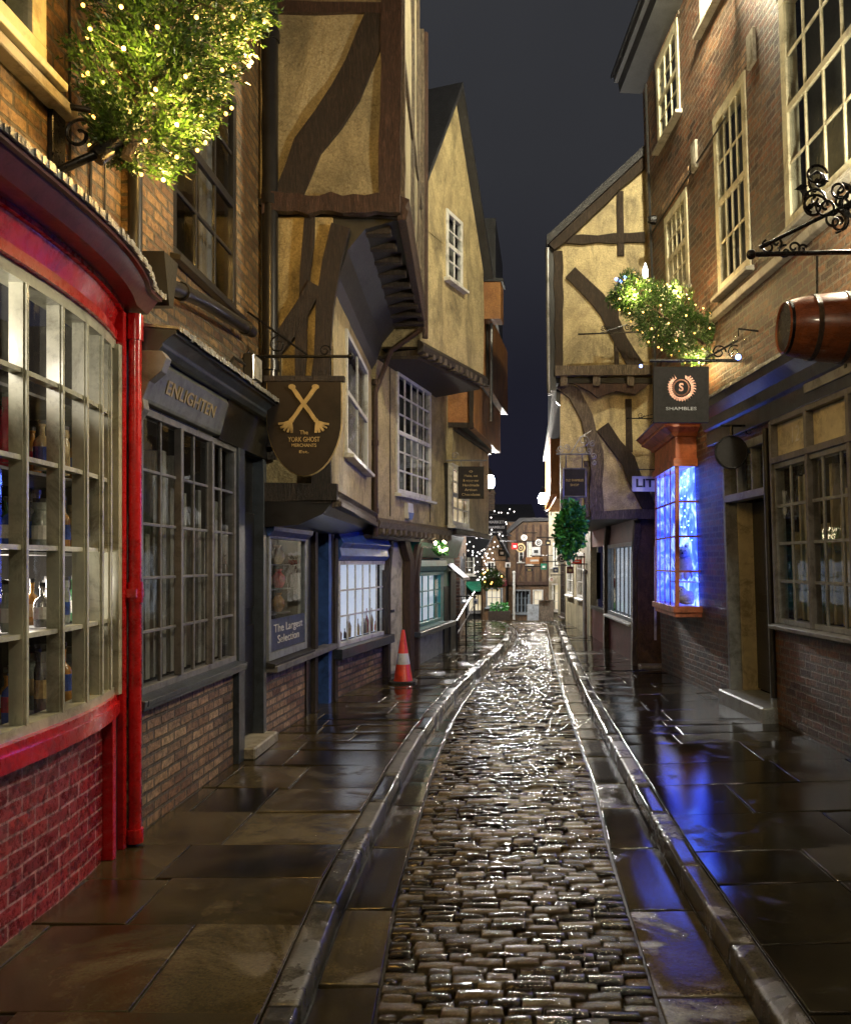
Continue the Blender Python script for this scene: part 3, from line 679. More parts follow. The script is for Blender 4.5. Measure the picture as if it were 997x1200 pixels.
w = MB(); w.fprofile(FB, .05, 1.45, [(.0, 2.62), (.06, 2.62), (.07, 2.64), (.13, 2.86), (.11, 2.9), (0, 2.9)]); fs = w.build('fascia', M['fascia'], bB, bevel=.003)
fu = FB.d; fo = V((0, 0, 1)); q = (FB.n * .06 + V((0, 0, .22))).normalized()
text('ENLIGHTEN', .12, FB.p(.76, .104, 2.75), fu if (fu.cross(q)).dot(FB.n) > 0 else -fu, q, M['gold'], bB, width=.9, bold=.002)
w = MB(); w.fprofile(FB, 1.47, FB.L - .02, [(0, 2.6), (.05, 2.6), (.12, 2.9), (0, 2.9)]); w.build('fascia', M['black'], bB)
w = MB(); w.fprofile(FB, .0, FB.L - .02, [(0, 2.9), (.17, 2.9), (.2, 2.93), (.2, 2.95), (.26, 3.0), (.28, 3.0), (.28, 3.03), (0, 3.05)]); w.build('cornice', M['grey'], bB, bevel=.003)
w = MB()
for i in range(90):
    a = (FB.L - .02) * i / 90; b = (FB.L - .02) * (i + 1) / 90; w.fprofile(FB, a, b, [(0, 3.055), (.29, 3.033), (.3 + rnd(0, .012), 3.02 - rnd(0, .012)), (.3 + rnd(0, .01), 3.045 + rnd(0, .01)), (0, 3.075)])
w.build('lead_flashing', M['lead'], bB)
w = MB(); pr = [(0, 2.35), (.05, 2.35), (.055, 2.4), (.04, 2.44), (.06, 2.5), (.1, 2.56), (.09, 2.62), (.13, 2.72), (.2, 2.78), (.23, 2.86), (.2, 2.9), (0, 2.9)]
w.fprofile(FB, -.02, .06, pr); w.build('console_bracket', M['greym'], bB, bevel=.003)
w = MB(); w.fbox(FB, -.01, .09, 0, 2.36, 0, .045); w.fbox(FB, sy(273), sy(280), 0, 2.6, 0, .05); w.build('pilaster', M['grey'], bB, bevel=.003)
w = MB(); w.fprofile(FB, 0, sy(276), [(0, .77), (.09, .77), (.1, .83), (0, .86)]); w.build('sill_board', M['grey'], bB, bevel=.004)
w = MB(); w.fbox(FB, sy(280), FB.L - .03, .12, 2.6, -.12, -.06); w.fbox(FB, sy(280) + .06, FB.L - .1, .3, 1.1, -.06, -.045); w.fbox(FB, sy(280) + .06, FB.L - .1, 1.25, 2.1, -.06, -.045); dr = w.build('door', M['black'], bB, bevel=.005)
w = MB(); w.blob(FB.p(sy(280) + .1, -.02, 1.05), .028); w.build('handle', M['gold'], dr, smooth=True)
w = MB(); w.fbox(FB, sy(279), FB.L + .02, 0, .1, -.15, .14); w.build('doorstep', M['stone'], bB, bevel=.012)
w = MB(); w.fbox(FB, FB.L - .1, FB.L - .0, 0, 2.6, -.1, .04); w.build('door_post', M['grey'], bB, bevel=.004)
window(FB, wb0, wb1, 3.72, 5.5, 3, 4, bB, 'black', fr=.07, bar=.03, t=.0, d=.08, sillm='black', back='curtain', backm='greym', meet=True)
w = MB(); pz = 3.5; w.tube([FB.p(.02, .03, 3.2), FB.p(.03, .03, 8)], .042, 10); w.tube([FB.p(.03, .03, 4.4), FB.p(.03, .03, 4.5)], .055, 10); w.build('drainpipe', M['black'], bB, smooth=True)
w = MB(); w.fprism(FB, [(.1, 3.2), (.16, 3.2), (.24, 3.5), (.02, 3.5)], .02, .2); w.tube([FB.p(.2, .1, 3.38), FB.p(1.0, .1, 3.5), FB.p(2.15, .1, 3.6)], .05, 12); w.tube([FB.p(.55, .1, 3.43), FB.p(.6, .1, 3.44)], .062, 12); w.tube([FB.p(1.95, .1, 3.585), FB.p(2.02, .1, 3.59)], .062, 12)
w.build('gutter_pipe', M['black'], bB, smooth=True)
w = MB(); w.tube([FB.p(FB.L - .1, .1, 2.7), FB.p(FB.L - .1, .1, 8)], .07, 12)
for z in (3.4, 4.9, 6.4): w.tube([FB.p(FB.L - .1, .1, z), FB.p(FB.L - .1, .1, z + .09)], .085, 12)
w.build('corner_pipe', M['black'], bB, smooth=True)
tl = thing('floodlight', 'small black floodlight with looped cables on the brick above the grey shop', 'light', FB.p(1.95, 0, 3.1))
w = MB(); w.fbox(FB, 1.9, 2.12, 3.14, 3.36, .1, .19); w.build('housing', M['black'], tl, bevel=.01)
w = MB(); w.fbox(FB, 1.92, 2.1, 3.16, 3.34, .19, .2); w.build('lens', M['fabric'], tl)
w = MB(); w.tube([FB.p(1.75, .02, 3.2), FB.p(1.8, .06, 3.3), FB.p(1.9, .12, 3.26)], .012, 6); w.tube([FB.p(2.2, .02, 3.12), FB.p(2.3, .05, 3.28), FB.p(2.2, .06, 3.45), FB.p(2.1, .04, 3.36)], .01, 6); w.tube([FB.p(1.5, .02, 3.12), FB.p(1.6, .04, 3.2), FB.p(1.75, .02, 3.16)], .01, 6); w.build('cable', M['black'], tl)

# ================================================================== LEFT: timber framed jettied house
bC = thing('timber_framed_house', 'jettied timber-framed house with dark braces over a black shopfront', 'house', (-2.28, 8.5, 0))
def storey(par, near, far, backx, z0, z1, mat, side=True, ops=(), wob=.02, name='wall', z0f=None, sops=()):
    F = Fac(near[0], near[1], far[0], far[1]); w = MB(); fwall(w, F, 0, F.L, z0, z1, ops, .12, wob)
    w.build(name, M[mat], par, smooth=False)
    G = Fac(backx, near[1], near[0], near[1])
    if side: w = MB(); fwall(w, G, 0, G.L - .0, z0, z1, sops, .12, wob); w.build('side_wall', M[mat], par)
    w = MB(); w.prism([(near[0] - .12, near[1] + .12), (far[0] - .12, far[1]), (backx, far[1]), (backx, near[1] + .12)], z0 + .01, z0 + .06); w.prism([(near[0] - .12, near[1] + .12), (far[0] - .12, far[1]), (backx, far[1]), (backx, near[1] + .12)], z1 - .06, z1 - .01); w.build('floor', M['dark'], par)
    return F, G
def joists(par, F, z, t0, t1, n, mat='timber_pale', w_=.09, h=.1, s0=.1, s1=None, curve=False):
    w = MB(); s1 = s1 or F.L - .1
    for i in range(n):
        s = s0 + (s1 - s0) * i / (n - 1) + rnd(-.02, .02)
        if curve: w.fprofile(F, s - w_ / 2, s + w_ / 2, [(t0, z - h * 2.2), (t0 + .04, z - h * 1.6), (t1 * .5 + t0 * .5, z - h * .7), (t1 - .03, z - h), (t1 + .02, z - h * .7), (t1 + .02, z), (t0, z)])
        else: w.fbox(F, s - w_ / 2, s + w_ / 2, z - h, z, t0, t1 + rnd(-.02, .02))
    return w.build('joists', M[mat], par, bevel=.006)
# ground floor
GC = Fac(-2.28, 7.87, -2.2, 10.0); gs = lambda px, t=0: GC.S(px, 660, t)
w = MB(); fwall(w, GC, .02, gs(358), -.02, .68, th=.12); w.build('stall_riser', M['brick_base'], bC)
w = MB(); w.fbox(GC, 0, .05, .66, 2.3, -.1, .0); w.fbox(GC, gs(357), gs(362), .0, 2.3, -.1, .02); w.fbox(GC, 0, gs(360), 1.97, 2.3, -.1, .0); w.fbox(GC, gs(357), gs(386), 0, 2.3, -.42, -.36); w.build('shopfront', M['black'], bC)
wC = window(GC, .02, gs(356), .74, 1.95, 1, 1, bC, 'greyl', fr=.07, t=.035, d=.08, sillm='dark', back=None, depth=.6)
w = MB(); w.fprofile(GC, -.02, gs(357), [(.03, 1.9), (.09, 1.95), (.1, 2.0), (0, 2.03)]); w.build('window_hood', M['blue'], bC, bevel=.003)
w = MB(); w.fbox(GC, -.03, gs(383), .64, .7, -.02, .13); w.build('sill_board', M['greym'], bC, bevel=.006)
sg = thing('notice_panel', 'navy blue notice with pale lettering in the lower part of the framed window', 'sign', GC.p(.6, .02, .8))
w = MB(); w.fbox(GC, .1, gs(354), .82, 1.12, .012, .024); w.build('board', M['navy'], sg)
dsg = GC.d if GC.d.cross(V((0, 0, 1))).dot(GC.n) > 0 else -GC.d
text('The Largest\nSelection', .11, GC.p((.1 + gs(354)) / 2, .026, .97), dsg, (0, 0, 1), M['white'], sg, ext=.002, width=.95)
# vase / teapot tower seen in that window
for i in range(9):
    s = .25 + (i % 3) * .42 + rnd(-.05, .05); z = 1.14 + (i // 3) * .25; col = ['g_cream', 'g_silver', 'g_amber', 'g_green', 'g_cream', 'g_red', 'g_silver', 'g_clear', 'g_cream'][i]; c = GC.p(s, -.22, z)
    t = thing('vase', f"{goodcols[col]} vase, {['bottom', 'middle', 'top'][i // 3]} row {['left', 'centre', 'right'][i % 3]}, above the navy notice", 'vase', c, 'vases in the framed window')
    q = MB(); q.lathe([(.04, 0), (.075, .06), (.07, .12), (.03, .17), (.045, .2)], c, seg=14); q.build('body', M[col], t, smooth=True)
    q = MB(); q.box(c.x - .09, c.x + .09, c.y - .15, c.y + .15, z - .012, z - .001); q.build('stand', M['greym'], t)
# door recess posts px 358-384
w = MB(); w.wbeam(GC, [(gs(365), 0), (gs(365), 2.05), (gs(368), 2.3)], .12, -.1, .06); w.wbeam(GC, [(gs(384), 0), (gs(384), 1.9), (gs(380) + .1, 2.3)], .11, -.1, .06); w.build('door_post', M['timber'], bC)
w = MB(); w.fbox(GC, gs(369), gs(382), .06, 1.95, -.3, -.25); w.fbox(GC, gs(369) + .07, gs(382) - .07, .25, .95, -.25, -.235); dr = w.build('door', M['black'], bC, bevel=.004)
w = MB(); w.blob(GC.p(gs(370) + .04, -.22, 1.05), .025); w.build('handle', M['ironl'], dr, smooth=True)
# first floor
C2n, C2f = (-1.66, 7.87), (-1.85, 11.25)
F2 = Fac(*C2n, *C2f); a0, a1 = F2.S(404, 450), F2.S(429, 450)
storey(bC, C2n, C2f, -2.9, 2.22, 4.86, 'plaster', ops=[(a0, a1, 2.78, 4.05)])
window(F2, a0, a1, 2.78, 4.05, 2, 2, bC, 'white', fr=.06, bar=.022, t=.03, d=.08, back='curtain', meet=True)
G2 = Fac(-2.9, 7.85, -1.66, 7.85); X2 = lambda x: x + 2.9
w = MB(); w.wbeam(G2, [(X2(-1.74), 2.2), (X2(-1.75), 3.3), (X2(-1.72), 4.0), (X2(-1.66), 4.4), (X2(-1.56), 4.74)], .17, 0, .05, .015); w.wbeam(G2, [(X2(-2.2), 2.6), (X2(-2.22), 4.8)], .08, 0, .05)
w.wbeam(G2, [(X2(-2.26), 3.5), (X2(-2.05), 3.78), (X2(-1.8), 4.2)], .15, 0, .055, .012); w.wbeam(G2, [(X2(-1.95), 2.9), (X2(-1.93), 3.8), (X2(-1.85), 4.86)], .09, 0, .045, .01); w.wbeam(G2, [(X2(-2.4), 2.3), (X2(-1.6), 2.3)], .16, 0, .06); w.build('brace', M['timber'], bC)
w = MB(); w.fbox(G2, X2(-2.35), X2(-2.2), 3.2, 4.8, -.02, .04); w.build('corner_board', M['black'], bC)
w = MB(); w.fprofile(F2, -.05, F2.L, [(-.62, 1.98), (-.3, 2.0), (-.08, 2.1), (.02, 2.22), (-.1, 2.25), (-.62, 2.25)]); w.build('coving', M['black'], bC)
w = MB(); w.fprofile(F2, -.02, F2.L, [(.0, 2.16), (.05, 2.17), (.07, 2.22), (.05, 2.26), (.09, 2.3), (0, 2.34)]); w.wbeam(F2, [(0, 2.2), (F2.L, 2.16)], .05, .04, .085); w.build('jetty_moulding', M['timber_pale'], bC, bevel=.004)
# curved dark cove + second floor
C3n, C3f = (-1.015, 7.8), (-1.2, 11.2)
F3 = Fac(*C3n, *C3f)
storey(bC, C3n, C3f, -2.9, 4.93, 8.6, 'plaster_olive')
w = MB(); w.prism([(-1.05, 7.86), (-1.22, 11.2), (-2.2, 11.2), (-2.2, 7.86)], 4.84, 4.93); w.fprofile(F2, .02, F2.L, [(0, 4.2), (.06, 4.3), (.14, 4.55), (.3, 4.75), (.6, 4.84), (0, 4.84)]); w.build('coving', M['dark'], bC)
w = MB()
for i in range(9): y_ = 8.0 + i * .38; w.box(-1.7, -1.14, y_, y_ + .1, 4.74, 4.84)
w.build('joists', M['timber'], bC, bevel=.006)
G3 = Fac(-2.26, 7.8, -1.015, 7.8); L3 = G3.L
w = MB(); w.wbeam(G3, [(L3 - .09, 4.85), (L3 - .09, 8.6)], .19, 0, .05, .015); w.wbeam(G3, [(0, 4.91), (L3, 4.91)], .17, 0, .09, .025, .1); w.wbeam(G3, [(0, 6.72), (L3, 6.7)], .1, 0, .05); w.build('frame_beams', M['timber_red'], bC)
w = MB(); w.wbeam(G3, [(.22, 5.0), (.4, 5.45), (.75, 5.95), (1.08, 6.66)], .27, 0, .045, .02); w.build('brace', M['timber'], bC)
w = MB(); w.wbeam(G3, [(.05, 2.9), (.05, 8.6)], .12, 0, .06); w.wbeam(G3, [(-.35, 4.9), (.1, 4.93)], .05, .03, .09); w.build('corner_post', M['black'], bC)
w = MB(); w.wbeam(F3, [(.03, 4.85), (.03, 8.6)], .1, -.02, .035); w.wbeam(F3, [(1.5, 4.95), (1.5, 8.6)], .12, -.02, .035); w.wbeam(F3, [(2.5, 4.95), (2.5, 8.6)], .1, -.02, .035); w.wbeam(F3, [(F3.L - .06, 4.9), (F3.L - .06, 8.6)], .12, -.02, .05); w.wbeam(F3, [(.1, 6.3), (F3.L, 6.3)], .1, -.02, .03); w.build('frame_beams', M['timber_pale'], bC)
w = MB(); w.fprofile(F3, -.03, F3.L, [(-.03, 4.78), (.05, 4.78), (.07, 4.86), (.04, 4.9), (.08, 4.97), (0, 5.0), (-.03, 5.0)]); w.build('bressummer', M['timber_red'], bC, bevel=.005)
w = MB(); w.tube([F3.p(F3.L - .02, .06, 4.6), F3.p(F3.L - .02, .06, 8.6)], .04, 8); w.tube([F2.p(F2.L - .02, .05, 2.0), F2.p(F2.L - .02, .05, 3.9), F2.p(F2.L - .02, .25, 4.45), F3.p(F3.L - .02, .06, 4.75)], .035, 8)
for z in (2.3, 3.2, 4.0): w.tube([F2.p(F2.L - .02, .05, z), F2.p(F2.L - .02, .05, z + .07)], .046, 8)
w.build('drainpipe', M['timber_red'], bC, smooth=True)
w = MB(); w.box(-5, -2.25, 7.9, 11.2, 8.5, 8.6); w.build('roof', M['slate'], bC)
# small iron bracket by the window
def hang_bracket(par, F, s, z, L=.5, r=.009, mat='iron', up=.22, name='bracket'):
    w = MB(); a = F.p(s, 0, z); n = F.n; w.tube([a, a + n * L], r, 6); w.tube([a + V((0, 0, up)), a + n * L * .75], r * .7, 5); w.tube([a + V((0, 0, up + .04)), a - V((0, 0, .08))], r * 1.3, 6)
    w.scroll(a + n * L * .2 + V((0, 0, -.07)), n, V((0, 0, 1)), .06, 1.3, r * .6); w.scroll(a + n * L * .62 + V((0, 0, .05)), n, V((0, 0, 1)), .05, 1.3, r * .6, math.pi); w.blob(a + n * (L + .01), r * 2.2, 8, 5)
    return w.build(name, M[mat], par, smooth=True)

# shield hanging sign
sh = thing('hanging_sign', 'dark shield-shaped hanging sign with crossed gold bones', 'sign', (-1.77, 7.3, 3.25))
FS = Fac(-2.09, 7.3, -1.45, 7.3); W = .63
pts = [(0.0, 3.22), (W, 3.22), (W, 2.86)] + [(W / 2 + W / 2 * math.cos(a), 2.86 - .46 * math.sin(a) ** 1.15) for a in [math.pi * i / 18 for i in range(1, 18)]] + [(0, 2.86)]
w = MB(); w.fprism(FS, pts, -.02, .02); w.build('board', M['signbrown'], sh)
w = MB(); w.tube([FS.p(a, .0, b) for a, b in pts[1:] + pts[:1]], .011, 6); w.build('rim', M['bone'], sh, smooth=True)
w = MB(); w.fbox(FS, -.03, W + .03, 3.2, 3.25, -.025, .028); w.build('top_rail', M['timber'], sh, bevel=.004)
w = MB()
for sg_ in (-1, 1):
    a = (W / 2 - sg_ * .1, 3.15); b = (W / 2 + sg_ * .11, 2.86); w.wbeam(FS, [a, b], .034, .02, .034, .003, .04)
    w.fprism(FS, [(a[0] + .03 * math.cos(k) - sg_ * .0, a[1] + .022 * math.sin(k) + .004) for k in [i * math.pi / 5 for i in range(10)]], .02, .036)
    for k in (-2, -1, 0, 1, 2):
        d = V((sg_ * .55, -.84)); d.rotate(Matrix.Rotation(k * .33, 2)); c0 = (b[0] - d.x * .02, b[1] - d.y * .02); w.wbeam(FS, [c0, (b[0] + d.x * .06, b[1] + d.y * .06), (b[0] + d.x * .11, b[1] + d.y * .11 + .012)], .019, .02, .036, .003, .03)
w.build('emblem', M['bone'], sh)
for body, z, wd, h in (('The', 2.765, .07, .05), ('YORK GHOST', 2.705, .27, .06), ('MERCHANTS', 2.655, .21, .04), ('Est.', 2.6, .08, .035)):
    text(body, h, FS.p(W / 2, .022, z), (1, 0, 0), (0, 0, 1), M['bone'], sh, width=wd)
w = MB(); w.tube([(-2.26, 7.3, 3.42), (-1.4, 7.3, 3.42)], .014, 8); w.tube([(-2.26, 7.3, 3.8), (-1.75, 7.3, 3.43)], .01, 6); w.blob((-1.38, 7.3, 3.42), .03); w.scroll((-2.0, 7.3, 3.52), (1, 0, 0), (0, 0, 1), .09, 1.5, .007); w.scroll((-1.6, 7.3, 3.47), (1, 0, 0), (0, 0, 1), .05, 1.5, .006)
for x in (-1.98, -1.55): w.tube([(x, 7.3, 3.42), (x, 7.3, 3.24)], .006, 5)
w.build('bracket', M['iron'], sh, smooth=True)
# ================================================================== LEFT: yellow plastered house with blue shop
bD = thing('plastered_house', 'yellow plastered house with steep gable over a small blue shop window', 'house', (-2.0, 11.5, 0))
GD = Fac(-2.2, 10.02, -1.87, 12.4); ds = lambda px, t=0: GD.S(px, 660, t)
d0, d1 = ds(395), ds(449)
w = MB(); fwall(w, GD, ds(388), GD.L, -.02, .52, th=.1); w.build('stall_riser', M['brick_base'], bD)
w = MB(); w.fbox(GD, 0, d0, 0.0, 2.2, -.08, .0); w.fbox(GD, 0, .1, 0, 2.1, 0, .05); w.build('panel', M['blue'], bD)
wd_ = window(GD, d0, d1, .62, 1.68, 6, 3, bD, 'white', fr=.05, bar=.022, t=.03, d=.07, sill=False, back='blind', backm='lit_win', depth=.4)
w = MB()
for i in range(9):
    q = d0 + .1 + i * (d1 - d0 - .25) / 8 + rnd(-.04, .04); ww = rnd(.012, .045); sl_ = rnd(-.05, .05); z_ = rnd(1.0, 1.12)
    w.fprism(GD, [(q, z_), (q + ww, z_), (q + ww * .6 + sl_, 1.63), (q + sl_, 1.63)], -.118, -.108)
w.build('curtain_gaps', M['ink'], wd_)
for mm in ('g_cream', 'ink', 'g_red', 'greym'):
    w = MB()
    for i in range(6):
        q = rnd(d0 + .1, d1 - .1); h_ = rnd(.12, .34); w.lathe([(.035, 0), (.04, h_ * .5), (.015, h_ * .75), (.018, h_)], GD.p(q, -.1, .68), seg=8)
    w.build('display_goods', M[mm], wd_, smooth=True)
w = MB(); w.fprofile(GD, d0 - .1, GD.L, [(0, 1.68), (.05, 1.69), (.09, 1.74), (.07, 1.84), (.12, 1.9), (.05, 2.02), (0, 2.12)]); w.build('fascia', M['blue'], bD, bevel=.004)
w = MB(); w.fbox(GD, ds(386), GD.L + .05, .5, .62, -.02, .16); w.build('sill_board', M['grey'], bD, bevel=.006)
w = MB(); w.wbeam(GD, [(ds(388), 0), (ds(388), 1.95)], .1, 0, .07); w.wbeam(GD, [(GD.L - .02, 0), (GD.L - .02, 1.5), (GD.L + .15, 2.0)], .11, 0, .1); w.build('post', M['timber'], bD)
# cream side door px449-479
GD2 = Fac(-1.87, 12.42, -1.6, 13.2)
w = MB(); w.fbox(GD2, 0, GD2.L, 0, 2.2, -.1, -.02); w.build('passage_wall', M['cream_y'], bD)
w = MB(); w.fbox(GD2, .08, .42, .04, 1.75, -.02, .01); w.fbox(GD2, .13, .37, 1.0, 1.6, .01, .018); w.fbox(GD2, .13, .37, .15, .85, .01, .018); dr = w.build('door', M['cream_y'], bD, bevel=.004)
w = MB(); w.fbox(GD2, .2, .3, .92, .96, .01, .024); w.build('letter_box', M['black'], dr)
w = MB(); w.wbeam(GD2, [(GD2.L - .12, 0), (GD2.L - .12, 1.7), (GD2.L - .35, 2.1)], .14, 0, .12); w.wbeam(GD2, [(GD2.L - .1, 1.3), (GD2.L + .2, 2.05)], .09, .05, .12); w.build('post', M['timber_red'], bD)
# first floor
D2n, D2f = (-1.8, 11.28), (-1.1, 14.62)
FD = Fac(*D2n, *D2f); e0, e1 = FD.S(464, 500), FD.S(503.5, 500)
zt, zb = FD.Z(484, 447), FD.Z(484, 582)
storey(bD, D2n, D2f, -3, 2.16, 4.95, 'plaster', ops=[(e0, e1, zb, zt)], wob=.03)
window(FD, e0, e1, zb, zt, 5, 6, bD, 'white', fr=.06, bar=.026, t=.03, d=.08, back='curtain', meet=True)
w = MB(); w.fprofile(FD, -.03, FD.L, [(0, 2.1), (.06, 2.12), (.08, 2.2), (.03, 2.24), (0, 2.26)]); w.build('jetty_moulding', M['timber_pale'], bD, bevel=.005)
joists(bD, FD, 2.12, -.42, .06, 15, curve=True)
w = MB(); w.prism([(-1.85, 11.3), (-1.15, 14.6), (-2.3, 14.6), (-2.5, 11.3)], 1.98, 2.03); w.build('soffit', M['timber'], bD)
w = MB(); w.wbeam(FD, [(e0 - .25, 2.3), (e0 - .27, 4.9)], .025, 0, .012, .004); w.wbeam(FD, [(e1 - .0, 2.3), (e1 - .02, zb)], .03, 0, .012, .004); w.build('crack_line', M['timber_pale'], bD)
al = thing('alarm_box', 'small white and blue alarm box on yellow plaster below the many-paned window', 'box', FD.p(e0 + .45, .02, 2.5))
w = MB(); cz = zb - .25; w.fprism(FD, [(e0 + .35, cz - .1), (e0 + .5, cz - .1), (e0 + .58, cz), (e0 + .55, cz + .13), (e0 + .33, cz + .13)], .0, .07); w.build('case', M['signwhite'], al, bevel=.006)
w = MB(); w.fprism(FD, [(e0 + .36, cz - .11), (e0 + .49, cz - .11), (e0 + .57, cz - .01), (e0 + .35, cz - .01)], .06, .078); w.build('lower_cover', M['blue'], al)
# second floor with gable
D3n, D3f = (-1.21, 11.3), (-.45, 13.35)
FG = Fac(*D3n, *D3f)
g0, g1 = FG.S(522, 290), FG.S(540.5, 290); gz0, gz1 = FG.Z(531, 332), FG.Z(531, 252)
storey(bD, D3n, D3f, -3, 4.52, 6.15, 'plaster', ops=[(g0, g1, gz0, 99)], wob=.02)
ap = (FG.S(532, 105), FG.Z(532, 105)); L_ = FG.L
# gable built round the window top
w = MB(); lz = FG.Z(497, 210)
w.fprism(FG, [(0, 6.13), (g0, 6.13), (g0, gz1), (g1, gz1), (g1, 6.13), (L_, 6.13), (L_, 6.2), ap, (0, lz)], -.12, .003); w.build('gable', M['plaster'], bD)
window(FG, g0, g1, gz0, gz1, 2, 4, bD, 'white', fr=.06, bar=.025, t=.03, d=.07, back='curtain', meet=True)
w = MB(); nn = FG.n
for (p, q) in (((-.05, lz - .1), ap), (ap, (L_ + .06, 6.1))):
    vs = []
    for (s, z) in (p, q):
        vs += [FG.p(s, .14, z), FG.p(s, .14, z + .09), FG.p(s, -2.4, z), FG.p(s, -2.4, z + .09)]
    w.hexa([vs[0], vs[4], vs[6], vs[2], vs[1], vs[5], vs[7], vs[3]])
w.build('roof', M['slate'], bD)
w = MB(); w.fprofile(FG, -.05, L_ + .03, [(-.03, 4.42), (.06, 4.44), (.08, 4.52), (.03, 4.58), (0, 4.6), (-.03, 4.6)]); w.build('bressummer', M['timber'], bD, bevel=.005)
joists(bD, FG, 4.5, -.6, .07, 12, w_=.08, h=.1)
w = MB(); w.prism([(-1.25, 11.32), (-.5, 13.3), (-1.3, 14.0), (-1.9, 11.32)], 4.36, 4.4); w.build('soffit', M['timber'], bD)

# ================================================================== LEFT: teal and green shops
bE = thing('timber_framed_house', 'tall house with orange-lit plaster jetties above the teal and green shopfronts', 'house', (-1.3, 15.5, 0))
GE = Fac(-1.6, 13.22, -1.15, 16.6); es = lambda px, t=0: GE.S(px, 660, t)
w = MB(); w.fbox(GE, 0, GE.L, -.02, .58, -.1, 0); w.build('plinth', M['greyl'], bE)
t0, t1 = es(484), es(514)
w = MB(); w.fbox(GE, 0, t0, .58, 2.2, -.1, 0); w.fbox(GE, t1, t1 + .35, .58, 2.2, -.1, .02); w.fprofile(GE, 0, t1 + .3, [(0, 1.5), (.06, 1.52), (.1, 1.6), (.08, 1.7), (0, 1.72)]); w.build('shopfront', M['teal'], bE, bevel=.004)
window(GE, t0, t1, .62, 1.5, 4, 3, bE, 'teal', fr=.06, bar=.025, t=.05, d=.08, back='blind', backm='lit_win', sillm='teal')
w = MB(); w.fbox(GE, -.02, t1 + .6, .5, .58, -.02, .2); w.build('sill_board', M['grey'], bE, bevel=.005)
w = MB(); w.fprofile(GE, t0 - .2, GE.L, [(0, 1.74), (.08, 1.75), (.22, 2.15), (0, 2.2)]); w.fbox(GE, t1 + .35, GE.L, 1.2, 1.76, -.05, .02); w.build('fascia', M['green'], bE)
text('SWEETS', .12, GE.p(t0 + .35, .14, 1.93), (GE.d if GE.d.cross(V((0, 0, 1))).dot(GE.n) > 0 else -GE.d), (0, 0, 1), M['white'], bE, width=.6)
w = MB(); w.fbox(GE, t1 + .35, GE.L, .0, 1.22, -.04, .03); w.fbox(GE, GE.L - .5, GE.L, 0, 1.5, .03, .06); w.build('panelling', M['dark'], bE)
w = MB(); w.wbeam(GE, [(.1, 0), (.1, 1.5), (.45, 2.1)], .12, .0, .14); w.build('post', M['timber_red'], bE)
aw = thing('shop_awning', 'short dark awning with a pale edge on the green shop', 'awning', GE.p(GE.L - .6, 0, 1.6))
w = MB(); w.fprofile(GE, t1 + .55, GE.L - .1, [(0, 1.62), (0, 1.66), (.34, 1.38), (.34, 1.34)]); w.build('canopy', M['dark'], aw); w = MB(); w.fbox(GE, t1 + .55, GE.L - .1, 1.33, 1.37, .335, .35); w.build('valance', M['white'], aw)
E2n, E2f = (-1.02, 14.66), (-.5, 18.0)
FE = Fac(*E2n, *E2f); h0, h1 = FE.S(527, 590), FE.S(547, 590)
storey(bE, E2n, E2f, -2.4, 2.2, 4.05, 'plaster', ops=[(h0, h1, 2.3, 3.35)])
window(FE, h0, h1, 2.3, 3.35, 3, 4, bE, 'white', fr=.07, bar=.03, t=.05, d=.08, back='blind', backm='lit_warm', meet=True)
w = MB(); w.wbeam(FE, [(0, 2.2), (FE.L, 2.2)], .1, 0, .06); w.wbeam(FE, [(0, 4.0), (FE.L, 4.0)], .12, 0, .07); w.build('frame_beams', M['timber'], bE)
E3n, E3f = (-.66, 14.7), (-.25, 18.2)
storey(bE, E3n, E3f, -2.4, 4.0, 4.9, 'plaster_orange')  # the orange light on these jetties is put into the plaster colour
E4n, E4f = (-.42, 15.4), (-.1, 18.4)
storey(bE, E4n, E4f, -2.4, 4.85, 6.2, 'plaster_orange')
E5n, E5f = (-.45, 15.0), (-.3, 15.42)
w = MB(); w.prism([(-.2, 15.0), (-.16, 15.4), (-.7, 15.4), (-.56, 15.0)], 5.95, 6.6); w.build('dormer', M['plaster_orange'], bE)
G5 = Fac(-1.2, 14.68, -.66, 14.68); G6 = Fac(-1.0, 15.38, -.42, 15.38)
w = MB(); w.wbeam(G5, [(.5, 3.95), (.5, 4.9)], .07, 0, .05); w.wbeam(G5, [(-.2, 4.02), (.54, 4.02)], .09, 0, .06); w.wbeam(G5, [(-.2, 4.86), (.54, 4.86)], .08, 0, .06); w.wbeam(G6, [(.56, 4.85), (.56, 6.2)], .06, 0, .04); w.build('frame_beams', M['timber'], bE)
w = MB(); w.prism([(-.3, 15.45), (-.2, 17.9), (-1.6, 17.9), (-1.0, 15.45)], 6.2, 7.9); w.build('roof', M['slate'], bE)
w = MB(); w.prism([(-.16, 14.97), (-.12, 15.45), (-.72, 15.45), (-.6, 14.97)], 6.6, 6.66); w.build('dormer_roof', M['slate'], bE)
w = MB(); w.tube([(-.38, 15.3, 4.2), (-.37, 15.3, 6.0)], .03, 8); w.build('drainpipe', M['ironl'], bE, smooth=True)

